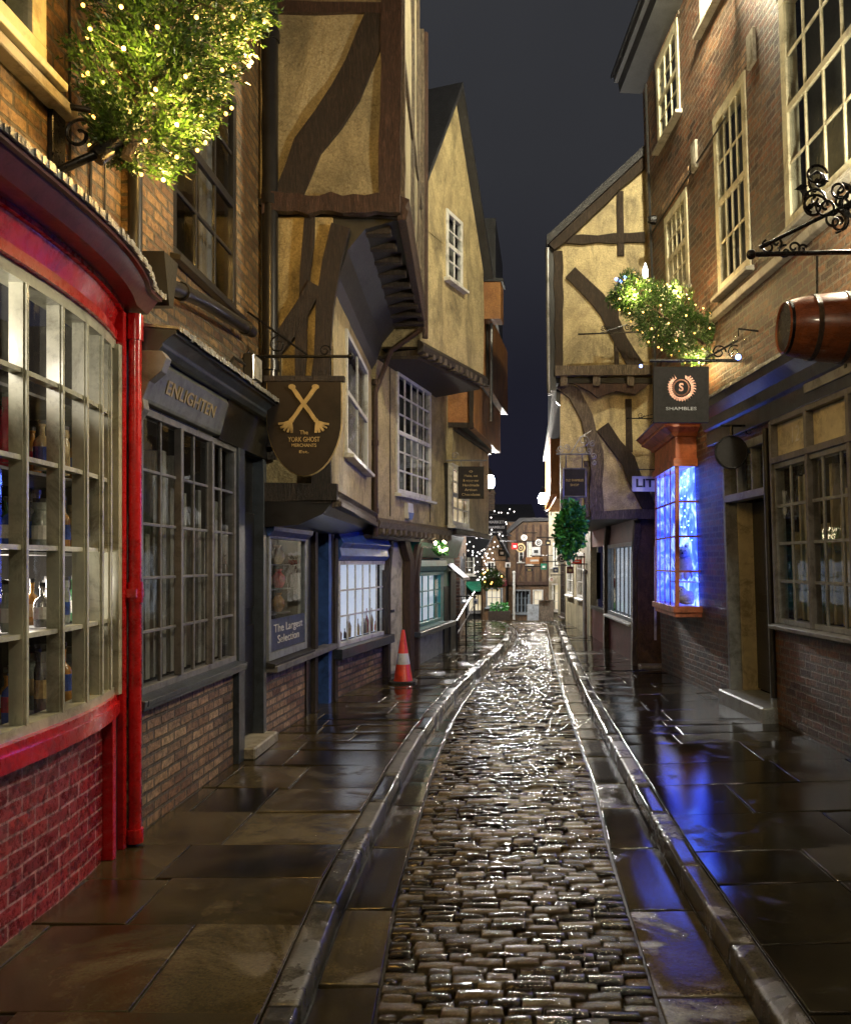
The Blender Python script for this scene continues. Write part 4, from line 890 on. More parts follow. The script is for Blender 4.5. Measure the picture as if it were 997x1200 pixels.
cs = thing('hanging_sign', 'dark square hanging sign with pale lettering beside the lit window', 'sign', (-.7, 14.2, 3.3))
w = MB(); w.box(-.9, -.47, 14.18, 14.21, 2.72, 3.26); w.build('board', M['signbrown'], cs, bevel=.004)
for i, (b_, h_, wd) in enumerate((('o', .07, .06), ('Make, eat', .055, .22), ('& enjoy our', .055, .26), ('Handmade', .06, .27), ('Artisan', .06, .2), ('Chocolates', .06, .3))): text(b_, h_, (-.685, 14.175, 3.18 - i * .078), (1, 0, 0), (0, 0, 1), M['bone'], cs, width=wd)
w = MB(); w.tube([(-1.1, 14.2, 3.36), (-.42, 14.2, 3.36)], .014, 6); w.tube([(-.85, 14.2, 3.36), (-.85, 14.2, 3.26)], .006, 5); w.tube([(-.52, 14.2, 3.36), (-.52, 14.2, 3.26)], .006, 5); w.scroll((-.95, 14.2, 3.44), (1, 0, 0), (0, 0, 1), .06, 1.3, .006); w.build('bracket', M['ironl'], cs, smooth=True)
gsn = thing('hanging_sign', 'small dark green hanging sign with three pale lines, under the left lantern', 'sign', (-.4, 20, 2.7))
w = MB(); w.box(-.62, -.13, 19.98, 20.02, 2.3, 2.72); w.build('board', M['signdark'], gsn, bevel=.004)
for b_, z, h_, wd in (('MARKET', 2.61, .09, .38), ('SHAMBLES', 2.49, .08, .4), ('open daily', 2.38, .06, .3)): text(b_, h_, (-.375, 19.975, z), (1, 0, 0), (0, 0, 1), M['white'], gsn, width=wd, bold=.002)
w = MB(); w.tube([(-1.0, 20, 2.8), (-.1, 20, 2.8)], .015, 6); w.tube([(-.55, 20, 2.8), (-.55, 20, 2.72)], .008, 5); w.tube([(-.2, 20, 2.8), (-.2, 20, 2.72)], .008, 5); w.build('bracket', M['iron'], gsn)

# traffic cone
cone = thing('traffic_cone', 'orange traffic cone with a white reflective sleeve', 'traffic cone', (-1.5, 11.75, 0)); cx, cy = -1.5, 11.75
w = MB()
w.lathe([(.135, .035), (.128, .05), (.026, .71), (.022, .73), (.0, .73)], (cx, cy, 0), seg=24); w.build('body', M['conered'], cone, smooth=True)
w = MB(); w.lathe([(.0955, .26), (.096, .262), (.058, .5), (.0575, .502)], (cx, cy, 0), seg=24); w.build('sleeve', M['conewhite'], cone, smooth=True)
w = MB(); s_ = .185; w.prism([(cx - s_, cy - s_ + .05), (cx - s_ + .05, cy - s_), (cx + s_ - .05, cy - s_), (cx + s_, cy - s_ + .05), (cx + s_, cy + s_ - .05), (cx + s_ - .05, cy + s_), (cx - s_ + .05, cy + s_), (cx - s_, cy + s_ - .05)], .0, .035); w.build('base', M['rubber'], cone, bevel=.008)

# flower baskets
def basket(label, c, r, group, mat='leaf', flowers=None, nb=0, chain=.4, n=900, size=.06, sq=1):
    c = V(c); t = thing('hanging_basket', label, 'hanging basket', c, group)
    w = MB(); w.lathe([(.02, -r * .75), (r * .4, -r * .6), (r * .55, -r * .3), (r * .6, 0)], c, seg=12); w.build('bowl', M['bark'], t, smooth=True)
    w = MB(); leaves(w, c + V((0, 0, -r * .1 * sq)), (r, r, r * .85 * sq), n, size); w.build('foliage', M[mat], t)
    w = MB()
    for a in (0, 2.1, 4.2): w.tube([c + V((math.cos(a) * r * .55, math.sin(a) * r * .55, 0)), c + V((0, 0, chain))], .005, 4)
    w.build('chain', M['iron'], t)
    if flowers:
        f0 = None
        for i in range(nb):
            d = V((rnd(-1, 1), rnd(-1, -.1), rnd(-.7, .9))).normalized() * r * .95
            if f0 is None: q = MB(); q.blob((0, 0, 0), .018, 7, 5); f0 = q.build('fairy_light', M[flowers]); f0.parent = t; o = f0
            else: o = f0.copy(); C.objects.link(o); o.parent = t
            o.location = d
    return t
basket('hanging basket with pinkish-white lights at the corner of the green shop', (-1.15, 13.7, 1.9), .13, 'hanging baskets', 'ivy', 'lampwarm', 12, .2, 500, .04)
basket('hanging basket of yellow-green plants below the string lights', (-.5, 20.5, 1.3), .3, 'hanging baskets', 'leaf', 'bulb_w', 7, .9)
basket('big green trailing ivy hanging under the black framed sign', (.87, 12.75, 2.2), .24, 'hanging baskets', 'ivy', None, 0, .42, 3800, .06, 2.2)
# railing
rl = thing('handrail', 'pale metal handrail along the steps beside the green shop', 'railing', (-1.0, 17.5, 0))
w = MB(); w.tube([(-1.05, 16.2, .55), (-.95, 17.6, .78), (-.85, 19.3, 1.0)], .022, 6); w.tube([(-1.05, 16.2, .3), (-.95, 17.6, .5), (-.85, 19.3, .72)], .014, 6); w.build('rail', M['ironl'], rl, smooth=True)
for (x, y_, z) in ((-1.05, 16.2, .55), (-.95, 17.6, .78), (-.85, 19.3, 1.0)):
    w = MB(); w.tube([(x, y_, 0), (x, y_, z)], .018, 6); w.build('post', M['iron'], rl)

# left beyond: dark houses
bF = thing('brick_house', 'dark narrow house behind the handrail, under the string lights', 'house', (-1.3, 21, 0))
GF = Fac(-1.12, 18.3, -1.35, 25)
w = MB(); fwall(w, GF, 0, GF.L, -.3, 5.4, [(.8, 1.9, .8, 1.8), (3, 4.3, .7, 1.9), (1.2, 2.1, 2.7, 3.7)]); w.prism([(-1.25, 18.3), (-1.25, 18.42), (-3.2, 18.42), (-3.2, 18.3)], -.2, 5.4); w.build('wall', M['brick_dark'], bF)
for o_ in ((.8, 1.9, .8, 1.8), (3, 4.3, .7, 1.9), (1.2, 2.1, 2.7, 3.7)): window(GF, *o_, 3, 3, bF, 'greyl', fr=.06, t=.03, back='blind' if o_[0] != 3 else None, backm='lit_warm')
w = MB(); w.fprofile(GF, -.1, GF.L, [(.3, 5.35), (.3, 5.42), (-2.6, 7.2), (-2.6, 7.1)]); w.build('roof', M['slate'], bF)
# ================================================================== RIGHT: brick shop with door
LEAN = .034
FR = Fac(3.18, 3.0, 2.26, 12.88, LEAN)
bR = thing('brick_shop', 'tall dark brick house with cream sash windows and a grey shopfront on the right', 'shop', (2.7, 8, 0))
def fw(x0, x1, ytop, ybot, px=None):
    a = FR.S(x0, (ytop + ybot) / 2); b = FR.S(x1, (ytop + ybot) / 2)
    return (min(a, b), max(a, b))
LR = FR.L; zf = .0
W4 = fw(918, 1025, 0, 265); W3 = fw(840, 879, 150, 360); W2 = fw(781, 808, 270, 360); W1 = fw(771, 798, 90, 190); W5 = fw(822, 866, 0, 85)
r4 = (*W4, 4.72, 6.9); r3 = (*W3, 4.72, 6.75); r2 = (*W2, 5.2, 6.45); r1 = (*W1, 7.5, 8.7); r5 = (*W5, 7.95, 9.3)
# ground openings
s_door = (FR.S(905), FR.S(853)); s_win = (FR.S(1075), FR.S(912))
dz1 = 2.42; 
gw = (s_win[0], s_win[1], 1.06, 3.0); gd = (s_door[0], s_door[1], .0, 2.95)
w = MB(); fwall(w, FR, 0, LR, -.05, 9.3, [r4, r3, r2, r1, r5, gw, gd], .2); w.build('wall', M['brick_dark'], bR)
w = MB(); w.add([FR.p(LR, 0, -.05), FR.p(LR, 0, 9.3), FR.p(LR, -3, 9.3), FR.p(LR, -3, -.05)], [(0, 1, 2, 3)]); w.add([FR.p(0, -3, -.05), FR.p(0, -3, 9.3), FR.p(LR, -3, 9.3), FR.p(LR, -3, -.05)], [(0, 1, 2, 3)]); w.build('rear_wall', M['brick_dark'], bR)
for r_, c_, k_ in ((r4, 4, 4), (r3, 4, 4), (r2, 4, 4), (r1, 3, 4), (r5, 3, 4)):
    window(FR, *r_, c_, k_, bR, 'cream_y', fr=.11, bar=.026, t=.02, d=.12, back='blind', backm='dark', sillm='stone', meet=True, depth=.3)
w = MB()
for (s0, s1, z0, z1) in (r4, r3, r2, r1, r5): w.fprism(FR, [(s0 - .06, z1 + .01), (s1 + .06, z1 + .01), (s1 + .1, z1 + .22), (s0 - .1, z1 + .22)], -.02, .012)
w.build('lintel', M['brick_base'], bR)
w = MB(); w.fbox(FR, FR.S(1100, 300), FR.S(838, 385), 4.46, 4.55, 0, .08); w.build('string_course', M['stone'], bR, bevel=.008)
w = MB(); w.fprofile(FR, -1, LR + .05, [(0, 8.75), (.34, 8.75), (.36, 8.9), (.42, 8.9), (.42, 9.0), (0, 9.0)]); w.build('eaves', M['dark'], bR)
w = MB(); w.fprofile(FR, -1, LR + .1, [(.46, 8.98), (.46, 9.03), (-3, 11), (-3, 10.9)]); w.build('roof', M['slate'], bR)
for i, (px, py0, py1, hw) in enumerate(((882, 36, 78, .07), (815, 166, 200, .07))):
    s = FR.S(px, (py0 + py1) / 2); z0 = FR.Z(px, py1); z1 = FR.Z(px, py0); w = MB(); w.fbox(FR, s - .09, s + .09, z0, z1, 0, .035); w.fbox(FR, s - .05, s + .05, z0 + .05, z1 - .05, .035, .042); w.build('wall_plaque', M['stone'], bR, bevel=.006)
# shopfront
zc0, zc1 = 3.08, 3.5
w = MB(); w.fprofile(FR, 0, FR.S(832, 470), [(0, 3.05), (.06, 3.05), (.06, 3.22), (.1, 3.24), (.12, 3.34), (.22, 3.42), (.24, 3.5), (0, 3.52)]); w.build('cornice', M['grey'], bR, bevel=.004)
w = MB()
n_ = 110; se = FR.S(830, 470)
for i in range(n_): w.fprofile(FR, se * i / n_, se * (i + 1) / n_, [(0, 3.525), (.25, 3.503), (.262 + rnd(0, .01), 3.49 - rnd(0, .012)), (.262, 3.515 + rnd(0, .012)), (0, 3.545)])
w.build('lead_flashing', M['lead'], bR)
sw = window(FR, gw[0], gw[1], 1.06, 2.62, 7, 4, bR, 'greyl', fr=.05, bar=.03, t=.03, d=.1, back='strips', backm='cream_y', sillm='greyl', depth=.5)
w = MB(); w.fbox(FR, gw[0], gw[1], 2.62, 2.68, -.06, .06); w.fbox(FR, gw[0], gw[1], 3.0, 3.06, -.06, .05); 
wk = s_win[1] - s_win[0]
for q in (0, .34, .66, .985): w.fbox(FR, s_win[0] + wk * q, s_win[0] + wk * q + .05, 1.06, 3.04, -.06, .055)
w.build('transom', M['greym'], bR, bevel=.004)
w = MB(); w.fbox(FR, gw[0] + wk * .34, gw[1], 2.69, 3.0, -.05, -.02); w.build('transom_panel', M['cream_y'], bR)
sz0, sz1 = FR.Z(972, 452), FR.Z(972, 398); w = MB(); w.fbox(FR, gw[0] + .05, FR.S(950, 425), sz0, sz1, .06, .075); w.build('sign_panel', M['greyl'], bR)
dR = FR.d if FR.d.cross(V((0, 0, 1))).dot(FR.n) > 0 else -FR.d
text('12', .22, FR.p(gw[0] + wk * .82, -.017, 2.85), dR, (0, 0, 1), M['white'], bR, ext=.002)
text('Gallery', .26, FR.p(FR.S(957, 425), .078, (sz0 + sz1) / 2), dR, (0, 0, 1), M['ink'], bR, align='LEFT', ext=.003, bold=.004)
# door
w = MB(); a, b = gd[0], gd[1]
w.fbox(FR, a, a + .07, 0, 2.93, -.1, .04); w.fbox(FR, b - .07, b, 0, 2.93, -.1, .04); w.fbox(FR, a, b, 2.86, 2.95, -.1, .045); w.fbox(FR, a, b, 2.34, 2.42, -.1, .04)
for q in (1, 2): w.fbox(FR, a + (b - a) * q / 3 - .015, a + (b - a) * q / 3 + .015, 2.42, 2.87, -.08, .02)
w.build('door_frame', M['greyl'], bR, bevel=.004)
w = MB(); w.add([FR.p(a, -.04, 2.42), FR.p(b, -.04, 2.42), FR.p(b, -.04, 2.87), FR.p(a, -.04, 2.87)], [(0, 1, 2, 3)]); w.build('fanlight', M['glass_dark'], bR)
w = MB(); w.fbox(FR, a + .07, b - .07, .22, 2.34, -.32, -.27); w.fbox(FR, a + .2, b - .2, .4, 1.1, -.27, -.255); w.fbox(FR, a + .2, b - .2, 1.3, 2.2, -.27, -.255); dd_ = w.build('door', M['black'], bR, bevel=.005)
w = MB(); w.blob(FR.p(a + .15, -.24, 1.2), .03); w.build('handle', M['ironl'], dd_, smooth=True)
w = MB(); w.fbox(FR, a, a + .3, .2, 2.35, -.6, -.3); w.fbox(FR, a, b, 2.3, 3.0, -.62, -.55); w.build('door_recess', M['dark'], bR)
w = MB(); w.fbox(FR, b - .1, b - .07, .2, 2.34, -.3, -.1); w.build('door_reveal', M['cream_y'], bR)
w = MB(); w.fbox(FR, a - .02, b + .03, 0, .2, -.3, .16); w.build('doorstep', M['greyl'], bR, bevel=.015)
w = MB(); w.tube([FR.p(FR.S(905), .03, .3), FR.p(FR.S(905), .03, 3.0)], .03, 8); w.tube([FR.p(LR - .3, .03, 3.6), FR.p(LR - .3, .03, 8.7)], .02, 6); w.tube([FR.p(LR - .3, .02, 6.5), FR.p(LR - 3.5, .02, 6.55)], .012, 5); w.build('cable_conduit', M['dark'], bR, smooth=True)
pj = FR.p(LR - .55, .02, 6.6); w = MB(); w.lathe([(.07, 0), (.06, .08), (.04, .12)], pj, FR.n, 10); w.build('spotlight', M['iron'], bR)

# oriel bay
bay = thing('oriel_window', 'orange painted oriel bay glowing blue inside at the corner of the brick house', 'window', (2.2, 11.5, 1))
Pw0, Pn, Pf, Pw1 = V((2.5, 10.85, 0)), V((2.075, 10.85, 0)), V((2.07, 12.4, 0)), V((2.36, 12.4, 0))
def bayprism(mb, o, z0, z1, o1=None):
    o1 = o if o1 is None else o1
    def ring(k): return [(Pw0.x, Pw0.y - k), (Pn.x - k, Pn.y - k), (Pf.x - k, Pf.y + k), (Pw1.x, Pf.y + k)]
    a, b = ring(o), ring(o1); mb.hexa([V((*q, z0)) for q in a] + [V((*q, z1)) for q in b])
w = MB(); bayprism(w, .03, 1.02, 1.1); bayprism(w, .0, .96, 1.02); w.build('base', M['orange'], bay, bevel=.004)
w = MB(); bayprism(w, .03, 2.88, 2.98); bayprism(w, .0, 2.98, 3.26); bayprism(w, .03, 3.26, 3.3, .06); bayprism(w, .06, 3.3, 3.36, .16); bayprism(w, .17, 3.36, 3.4); bayprism(w, .18, 3.4, 3.46, .23); w.build('cornice', M['orange'], bay, bevel=.004)
w = MB(); bayprism(w, .25, 3.463, 3.49, .0); w.build('lead_roof', M['lead'], bay)
FB1 = Fac(Pw0.x, Pw0.y, Pn.x, Pn.y); FB2 = Fac(Pn.x, Pn.y, Pf.x, Pf.y)
def panes(F, cols, rows, nm):
    m = MB(); z0, z1 = 1.1, 2.88; L = F.L
    m.fbox(F, 0.0, .05, z0, z1, -.03, 0); m.fbox(F, L - .05, L, z0, z1, -.03, 0)
    for i in range(1, cols): m.fbox(F, L * i / cols - .018, L * i / cols + .018, z0, z1, -.012, -.002)
    for j in range(1, rows): q = z0 + (z1 - z0) * j / rows; m.fbox(F, .03, L - .03, q - .013, q + .013, -.013, -.001)
    o = m.build(nm, M['orange'], bay, bevel=.002)
    g = MB(); g.add([F.p(.03, -.008, z0), F.p(L - .03, -.008, z0), F.p(L - .03, -.008, z1), F.p(.03, -.008, z1)], [(0, 1, 2, 3)]); g.build('glass', M['glass'], o)
panes(FB1, 1, 4, 'window'); panes(FB2, 4, 4, 'window')
w = MB(); bs0, bs1 = (V((2.45, 10.87, 0)) - FR.A).dot(FR.d), (V((2.3, 12.38, 0)) - FR.A).dot(FR.d); w.fbox(FR, bs0, bs1, 1.06, 2.92, .03, .045); w.add([(2.075, 12.37, 1.1), (2.36, 12.37, 1.1), (2.36, 12.37, 2.88), (2.075, 12.37, 2.88)], [(0, 1, 2, 3)]); w.build('backcloth', M['blueglow'], bay)
bp_ = thing('plush_bear', 'white plush bear standing in the blue-lit oriel window', 'toy', (2.28, 11.1, 1.5))
w = MB(); c = V((2.28, 11.15, 1.62)); w.blob(c, .15, 14, 10, (1.1, .8, .8), .02); w.blob(c + V((-.06, -.02, .17)), .085, 12, 9, (1, 1, .9), .02)
for dx, dz in ((-.12, .24), (-.01, .25)): w.blob(c + V((dx, -.02, dz)), .028)
for dx in (-.09, -.02, .08): w.blob(c + V((dx, -.06, -.12)), .045, 8, 6, (1, 1, 1.6))
w.build('body', M['plush'], bp_, smooth=True)
w = MB(); w.blob(c + V((-.08, -.11, .16)), .014); w.blob(c + V((-.1, -.1, .19)), .008); w.blob(c + V((-.04, -.1, .19)), .008); w.build('nose_and_eyes', M['ink'], bp_)
bp2 = thing('plush_seal', 'white plush seal lying at the bottom of the blue-lit oriel window', 'toy', (2.28, 11.1, 1.1))
w = MB(); c = V((2.28, 11.1, 1.2)); w.blob(c, .13, 14, 10, (1.2, .9, .7), .02); w.blob(c + V((-.1, -.04, .08)), .075, 12, 9); w.blob(c + V((.15, 0, -.04)), .05, 8, 6, (1.5, .8, .4)); w.blob(c + V((-.02, -.1, -.06)), .05, 8, 6, (1.4, .6, .4)); w.build('body', M['plush'], bp2, smooth=True)
w = MB(); w.blob(c + V((-.13, -.11, .09)), .012); w.blob(c + V((-.1, -.11, .11)), .008); w.build('nose_and_eyes', M['ink'], bp2)
w = MB(); w.box(2.1, 2.4, 10.9, 11.3, 1.4, 1.415); w.build('shelf', M['white'], bay)
tt = thing('fairy_light_curtain', 'curtain of tiny green-white fairy lights inside the oriel window', 'lights', (2.25, 11.0, 2.85))
f0 = None; w = MB()
for i in range(8):
    x = 2.14 + .045 * i; w.tube([(x, 11.02, 2.86), (x, 11.02, 1.8)], .0015, 3)
    for j in range(7):
        if f0 is None: q = MB(); q.blob((0, 0, 0), .008, 6, 5); f0 = q.build('fairy_light', M['bulb_g']); f0.parent = tt; o = f0
        else: o = f0.copy(); C.objects.link(o); o.parent = tt
        o.location = V((x, 11.02, 2.8 - .14 * j + rnd(-.05, .05))) - V((2.25, 11.0, 2.85))
w.build('wire', M['iron'], tt)

# black S emblem sign
ss_ = thing('hanging_sign', 'square black hanging sign with a copper wreath around an S', 'sign', (1.78, 9.3, 3.9))
x0, x1, yS = 1.535, 2.14, 9.3
w = MB(); w.box(x0, x1, yS - .02, yS + .02, 3.18, 3.79); w.build('board', M['signdark'], ss_, bevel=.004)
cx_, cz_ = (x0 + x1) / 2, 3.56; w = MB(); FSs = Fac(x0, yS - .02, x1, yS - .02); cs_ = cx_ - x0
for i in range(26):
    a = -1.25 * math.pi + 2.5 * math.pi * i / 25 - math.pi / 2 if False else math.radians(-235 + 290 * i / 25) ; r_ = .105
    p = (cs_ + r_ * math.cos(a), cz_ + r_ * math.sin(a)); d = V((math.cos(a + .9), math.sin(a + .9))); d2 = V((math.cos(a - .2), math.sin(a - .2))); L_ = .05
    w.fprism(FSs, [p, (p[0] + d.x * L_ * .5 + d2.x * .016, p[1] + d.y * L_ * .5 + d2.y * .016), (p[0] + d.x * L_, p[1] + d.y * L_), (p[0] + d.x * L_ * .5 - d2.x * .012, p[1] + d.y * L_ * .5 - d2.y * .012)], 0, .008)
    w.fprism(FSs, [p, (p[0] + d2.x * .05 + .01, p[1] + d2.y * .05), (p[0] + d2.x * .05, p[1] + d2.y * .05 + .012), (p[0] + .012, p[1] + .012)], 0, .006)
w.tube([FSs.p(cs_ + .085 * math.cos(k * .4), .004, cz_ + .085 * math.sin(k * .4)) for k in range(17)], .008, 6)
w.build('emblem', M['pink'], ss_)
text('S', .12, (cx_, yS - .024, cz_), (1, 0, 0), (0, 0, 1), M['pink'], ss_, bold=.002); text('SHAMBLES', .05, (cx_, yS - .024, 3.33), (1, 0, 0), (0, 0, 1), M['greyl'], ss_, width=.33)
w = MB(); w.tube([(1.5, yS, 3.86), (2.72, yS, 3.86)], .018, 8); w.tube([(2.68, yS, 4.2), (2.1, yS, 3.88)], .012, 6)
for x in (1.62, 2.05): w.tube([(x, yS, 3.86), (x, yS, 3.79)], .007, 5)
for k, x in enumerate((2.25, 2.42, 2.56)): w.scroll((x, yS, 3.95), (1, 0, 0), (0, 0, 1), .08, 1.5, .008, k)
w.build('bracket', M['iron'], ss_, smooth=True)
# right fir with lights
def radR(u): return .1 + .3 * math.sin(min(1, u * 1.1 + .08) * math.pi * .85)
tR, cabR = fir('fir tree with white fairy lights and blue tip lights above the black S sign', (2.45, 10.2, 4.15), (1.25, 10.1, 4.95), radR, 7500, 'bulb_w', 60, 'wall-mounted fir trees with fairy lights', size=.075)
q = MB()
for i, p in enumerate(((1.22, 10.0, 4.98), (1.27, 9.98, 4.95), (1.32, 9.99, 5.0), (1.5, 9.95, 3.95))):
    m_ = MB(); m_.blob(p, .02, 8, 6); m_.build('blue_fairy_light', M['bulb_b'], tR)
m_ = MB(); m_.lathe([(.0, 0), (.035, .03), (.03, .12), (0, .2)], (1.56, 10.0, 4.98), seg=8); m_.build('top_light', M['bulb_c'], tR)
w = MB(); w.tube([(2.6, 10.2, 3.9), (2.3, 10.2, 4.2)], .03, 8); w.tube([(2.62, 10.2, 4.3), (2.4, 10.2, 4.2)], .02, 8); w.build('bracket', M['iron'], tR)

# round black sign
rs = thing('hanging_sign', 'round black hanging sign in front of the grey door', 'sign', (2.3, 9.1, 2.8))
w = MB(); w.lathe([(.0, -.015), (.175, -.015), (.18, 0), (.175, .015), (0, .015)], (2.31, 9.0, 2.82), (0, 1, 0), 28); w.build('disc', M['signdark'], rs, smooth=True)
w = MB(); w.tube([(2.31 + .165 * math.cos(k * .3), 8.983, 2.82 + .165 * math.sin(k * .3)) for k in range(22)], .006, 5); w.build('rim', M['iron'], rs)
w = MB(); w.tube([(2.2, 9.0, 3.1), (2.72, 9.0, 3.1)], .012, 6); w.tube([(2.31, 9.0, 3.1), (2.31, 9.0, 3.0)], .02, 6); w.scroll((2.5, 9.0, 3.04), (1, 0, 0), (0, 0, 1), .05, 1.3, .006); w.build('bracket', M['iron'], rs, smooth=True)

# barrel on iron bracket
br = thing('barrel', 'varnished wooden barrel lying sideways, hung high in front of the right shop', 'barrel', (1.95, 5.0, 3.0))
bc = V((1.585, 5.0, 3.03)); L_ = .82; w = MB(); prof = []
for i in range(13): u = i / 12; prof.append((.14 + .065 * math.sin(math.pi * (.08 + u * .84)), L_ * u))
w.lathe([(0, 0.02)] + [(.13, .02), (.145, 0)] + prof[1:-1] + [(.145, L_), (.13, L_ - .02), (0, L_ - .02)], bc, (1, 0, 0), 28); w.build('staves', M['copper'], br, smooth=True)
for u in (.03, .2, .42, .58, .8, .97):
    w = MB(); r_ = .145 + .065 * math.sin(math.pi * (.08 + u * .84)) if 0.05 < u < .95 else .155; w.lathe([(r_ - .02, L_ * u - .014), (r_, L_ * u - .014), (r_, L_ * u + .014), (r_ - .02, L_ * u + .014)], bc, (1, 0, 0), 28); w.build('hoop', M['timber_red'] if u != .03 else M['iron'], br, smooth=True)
w = MB(); w.tube([bc + V((.2, 0, .2)), bc + V((.2, 0, .42))], .008, 6); w.tube([bc + V((.62, 0, .2)), bc + V((.62, 0, .42))], .008, 6)
w.build('chain', M['iron'], br)
ib = thing('sign_bracket', 'ornate black wrought-iron bracket with scrollwork above the wooden barrel', 'bracket', (2.9, 5.0, 3.5))
y_ = 5.0; w = MB(); w.tube([(1.42, y_, 3.46), (2.98, y_, 3.5)], .015, 8); w.tube([(1.45, y_, 3.5), (2.1, y_, 3.82), (2.99, y_, 4.3)], .012, 8); w.blob((1.4, y_, 3.46), .03); w.build('arm', M['iron'], ib, smooth=True)
w = MB()
for k in range(15): w.scroll((1.85 + rnd(-.12, .35), y_ + rnd(-.03, .03), 3.66 + rnd(-.08, .16) + k * .012), (1, 0, 0), (0, 0, 1), rnd(.05, .09), 1.4, .008, rnd(0, 6), random.choice((-1, 1)))
w.build('scrollwork', M['iron'], ib); w = MB()
for k in range(5): w.scroll((1.5 + k * .05, y_, 3.5 + rnd(-.03, .05)), (1, 0, 0), (0, 0, 1), rnd(.03, .05), 1.2, .007, rnd(0, 6))
w.build('end_scroll', M['iron'], ib); w = MB()
for k in range(14):
    c = V((1.9 + rnd(-.2, .35), y_ + rnd(-.03, .03), 3.7 + rnd(-.08, .22))); a = rnd(0, 6.28); d = V((math.cos(a), 0, math.sin(a))) * .045; e = V((-math.sin(a), .3, math.cos(a))) * .018; w.add([c, c + d + e, c + d * 2, c + d - e], [(0, 1, 2, 3)])
w.build('iron_leaves', M['iron'], ib)
lb = thing('wall_lamp', 'small glass wall lamp with a blue glow above the grey cornice', 'lamp', FR.p(FR.S(890, 380), .2, 3.7))
c = FR.p(FR.S(888, 380), .22, 3.72); w = MB(); w.lathe([(.05, 0), (.065, .02), (.06, .2), (.03, .24)], c, seg=12); w.build('shade', M['glass'], lb, smooth=True)
w = MB(); w.blob(c + V((0, 0, .03)), .03); w.build('bulb', M['bulb_b'], lb)
w = MB(); w.tube([c + V((0, 0, .24)), c + V((0, 0, .32)), c - FR.n * .22 + V((0, 0, .3))], .01, 6); w.build('arm', M['iron'], lb)

# ================================================================== RIGHT: timber framed gable house
bG = thing('timber_framed_house', 'timber-framed gable house with curved braces jutting over the street on the right', 'house', (1.8, 14, 0))
yA = 13.0; FT = Fac(.58, yA, 2.45, yA); FT2 = Fac(1.1, yA + .2, 2.5, yA + .2); xs = lambda px, y=yA: (px - 600) / 1000 * y - .58; zz = lambda py, y=yA: 1.65 + (660 - py) / 1000 * y
zr = lambda px: zz(285 - (px - 645) * .93)
w = MB(); w.fprism(FT, [(xs(650), zz(432)), (FT.L, zz(432)), (FT.L, zr(790)), (xs(648), zr(648))], -.12, 0); w.build('gable', M['plaster'], bG)
w = MB(); w.fprism(FT2, [(xs(655, 13.2) - .5, zz(606, 13.2)), (1.4, zz(606, 13.2)), (1.4, zz(440, 13.2)), (xs(655, 13.2) - .5, zz(440, 13.2))], -.12, 0); lw = w.build('wall', M['plaster'], bG)
for F_, nm in ((FT, 0),):
    w = MB()
    w.wbeam(F_, [(xs(655), zz(440)), (xs(654), zz(295))], .13, 0, .05, .015); w.wbeam(F_, [(xs(727), zz(300)), (xs(726), zz(225))], .1, 0, .045); w.wbeam(F_, [(xs(722), zz(432)), (xs(722), zz(345))], .07, 0, .04)
    w.wbeam(F_, [(xs(645), zz(283)), (xs(755), zz(279))], .13, 0, .06, .02); w.wbeam(F_, [(xs(668), zz(320)), (xs(700), zz(350)), (xs(728), zz(400)), (xs(746), zz(430))], .22, 0, .055, .02); w.build('brace', M['timber'], bG)
    w = MB(); w.wbeam(F_, [(xs(650), zz(436)), (xs(785), zz(434))], .15, -.02, .09, .01); w.build('bressummer', M['timber_pale'], bG)
    w = MB()
    for px in (660, 698, 738): w.fbox(F_, xs(px) - .05, xs(px) + .06, zz(453), zz(441), -.05, .06)
    w.build('joist_end', M['timber_pale'], bG, bevel=.006)
    w = MB(); w.fprism(F_, [(xs(672), zz(450)), (xs(760), zz(450)), (xs(745), zz(462)), (xs(720), zz(458)), (xs(700), zz(466)), (xs(690), zz(458))], -.04, .02); w.build('bracket_board', M['timber_red'], bG)
# roof edges
w = MB()
for (p, q) in (((xs(640), zr(640) - .02), (xs(800), zr(800) - .02)),):
    vs = []
    for (s, z) in (p, q): vs += [FT.p(s, .16, z), FT.p(s, .16, z + .14), FT.p(s, -.5, z), FT.p(s, -.5, z + .14)]
    w.hexa([vs[0], vs[4], vs[6], vs[2], vs[1], vs[5], vs[7], vs[3]])
w.build('roof', M['slate'], bG)
w = MB(); w.wbeam(FT, [(xs(646), zr(646) - .1), (xs(760), zr(760) - .1)], .14, 0, .1, .015); w.build('bargeboard', M['timber'], bG)
w = MB(); w.fbox(FT, xs(643), xs(651), zz(458), zz(288), -.35, .03); w.build('corner_board', M['black'], bG)
w = MB(); w.tube([FT.p(xs(643), .05, zz(462)), FT.p(xs(642), .05, zz(380)), FT.p(xs(641.5), .05, zz(292))], .03, 8); w.build('drainpipe', M['ironl'], bG, smooth=True)
w = MB(); w.prism([(.66, 13.12), (.85, 19), (2.6, 19), (2.6, 13.12)], 4.42, 4.5); w.prism([(.62, 13.12), (.68, 13.12), (.87, 19), (.8, 19)], 4.45, 6.4); w.build('side_wall', M['dark'], bG)
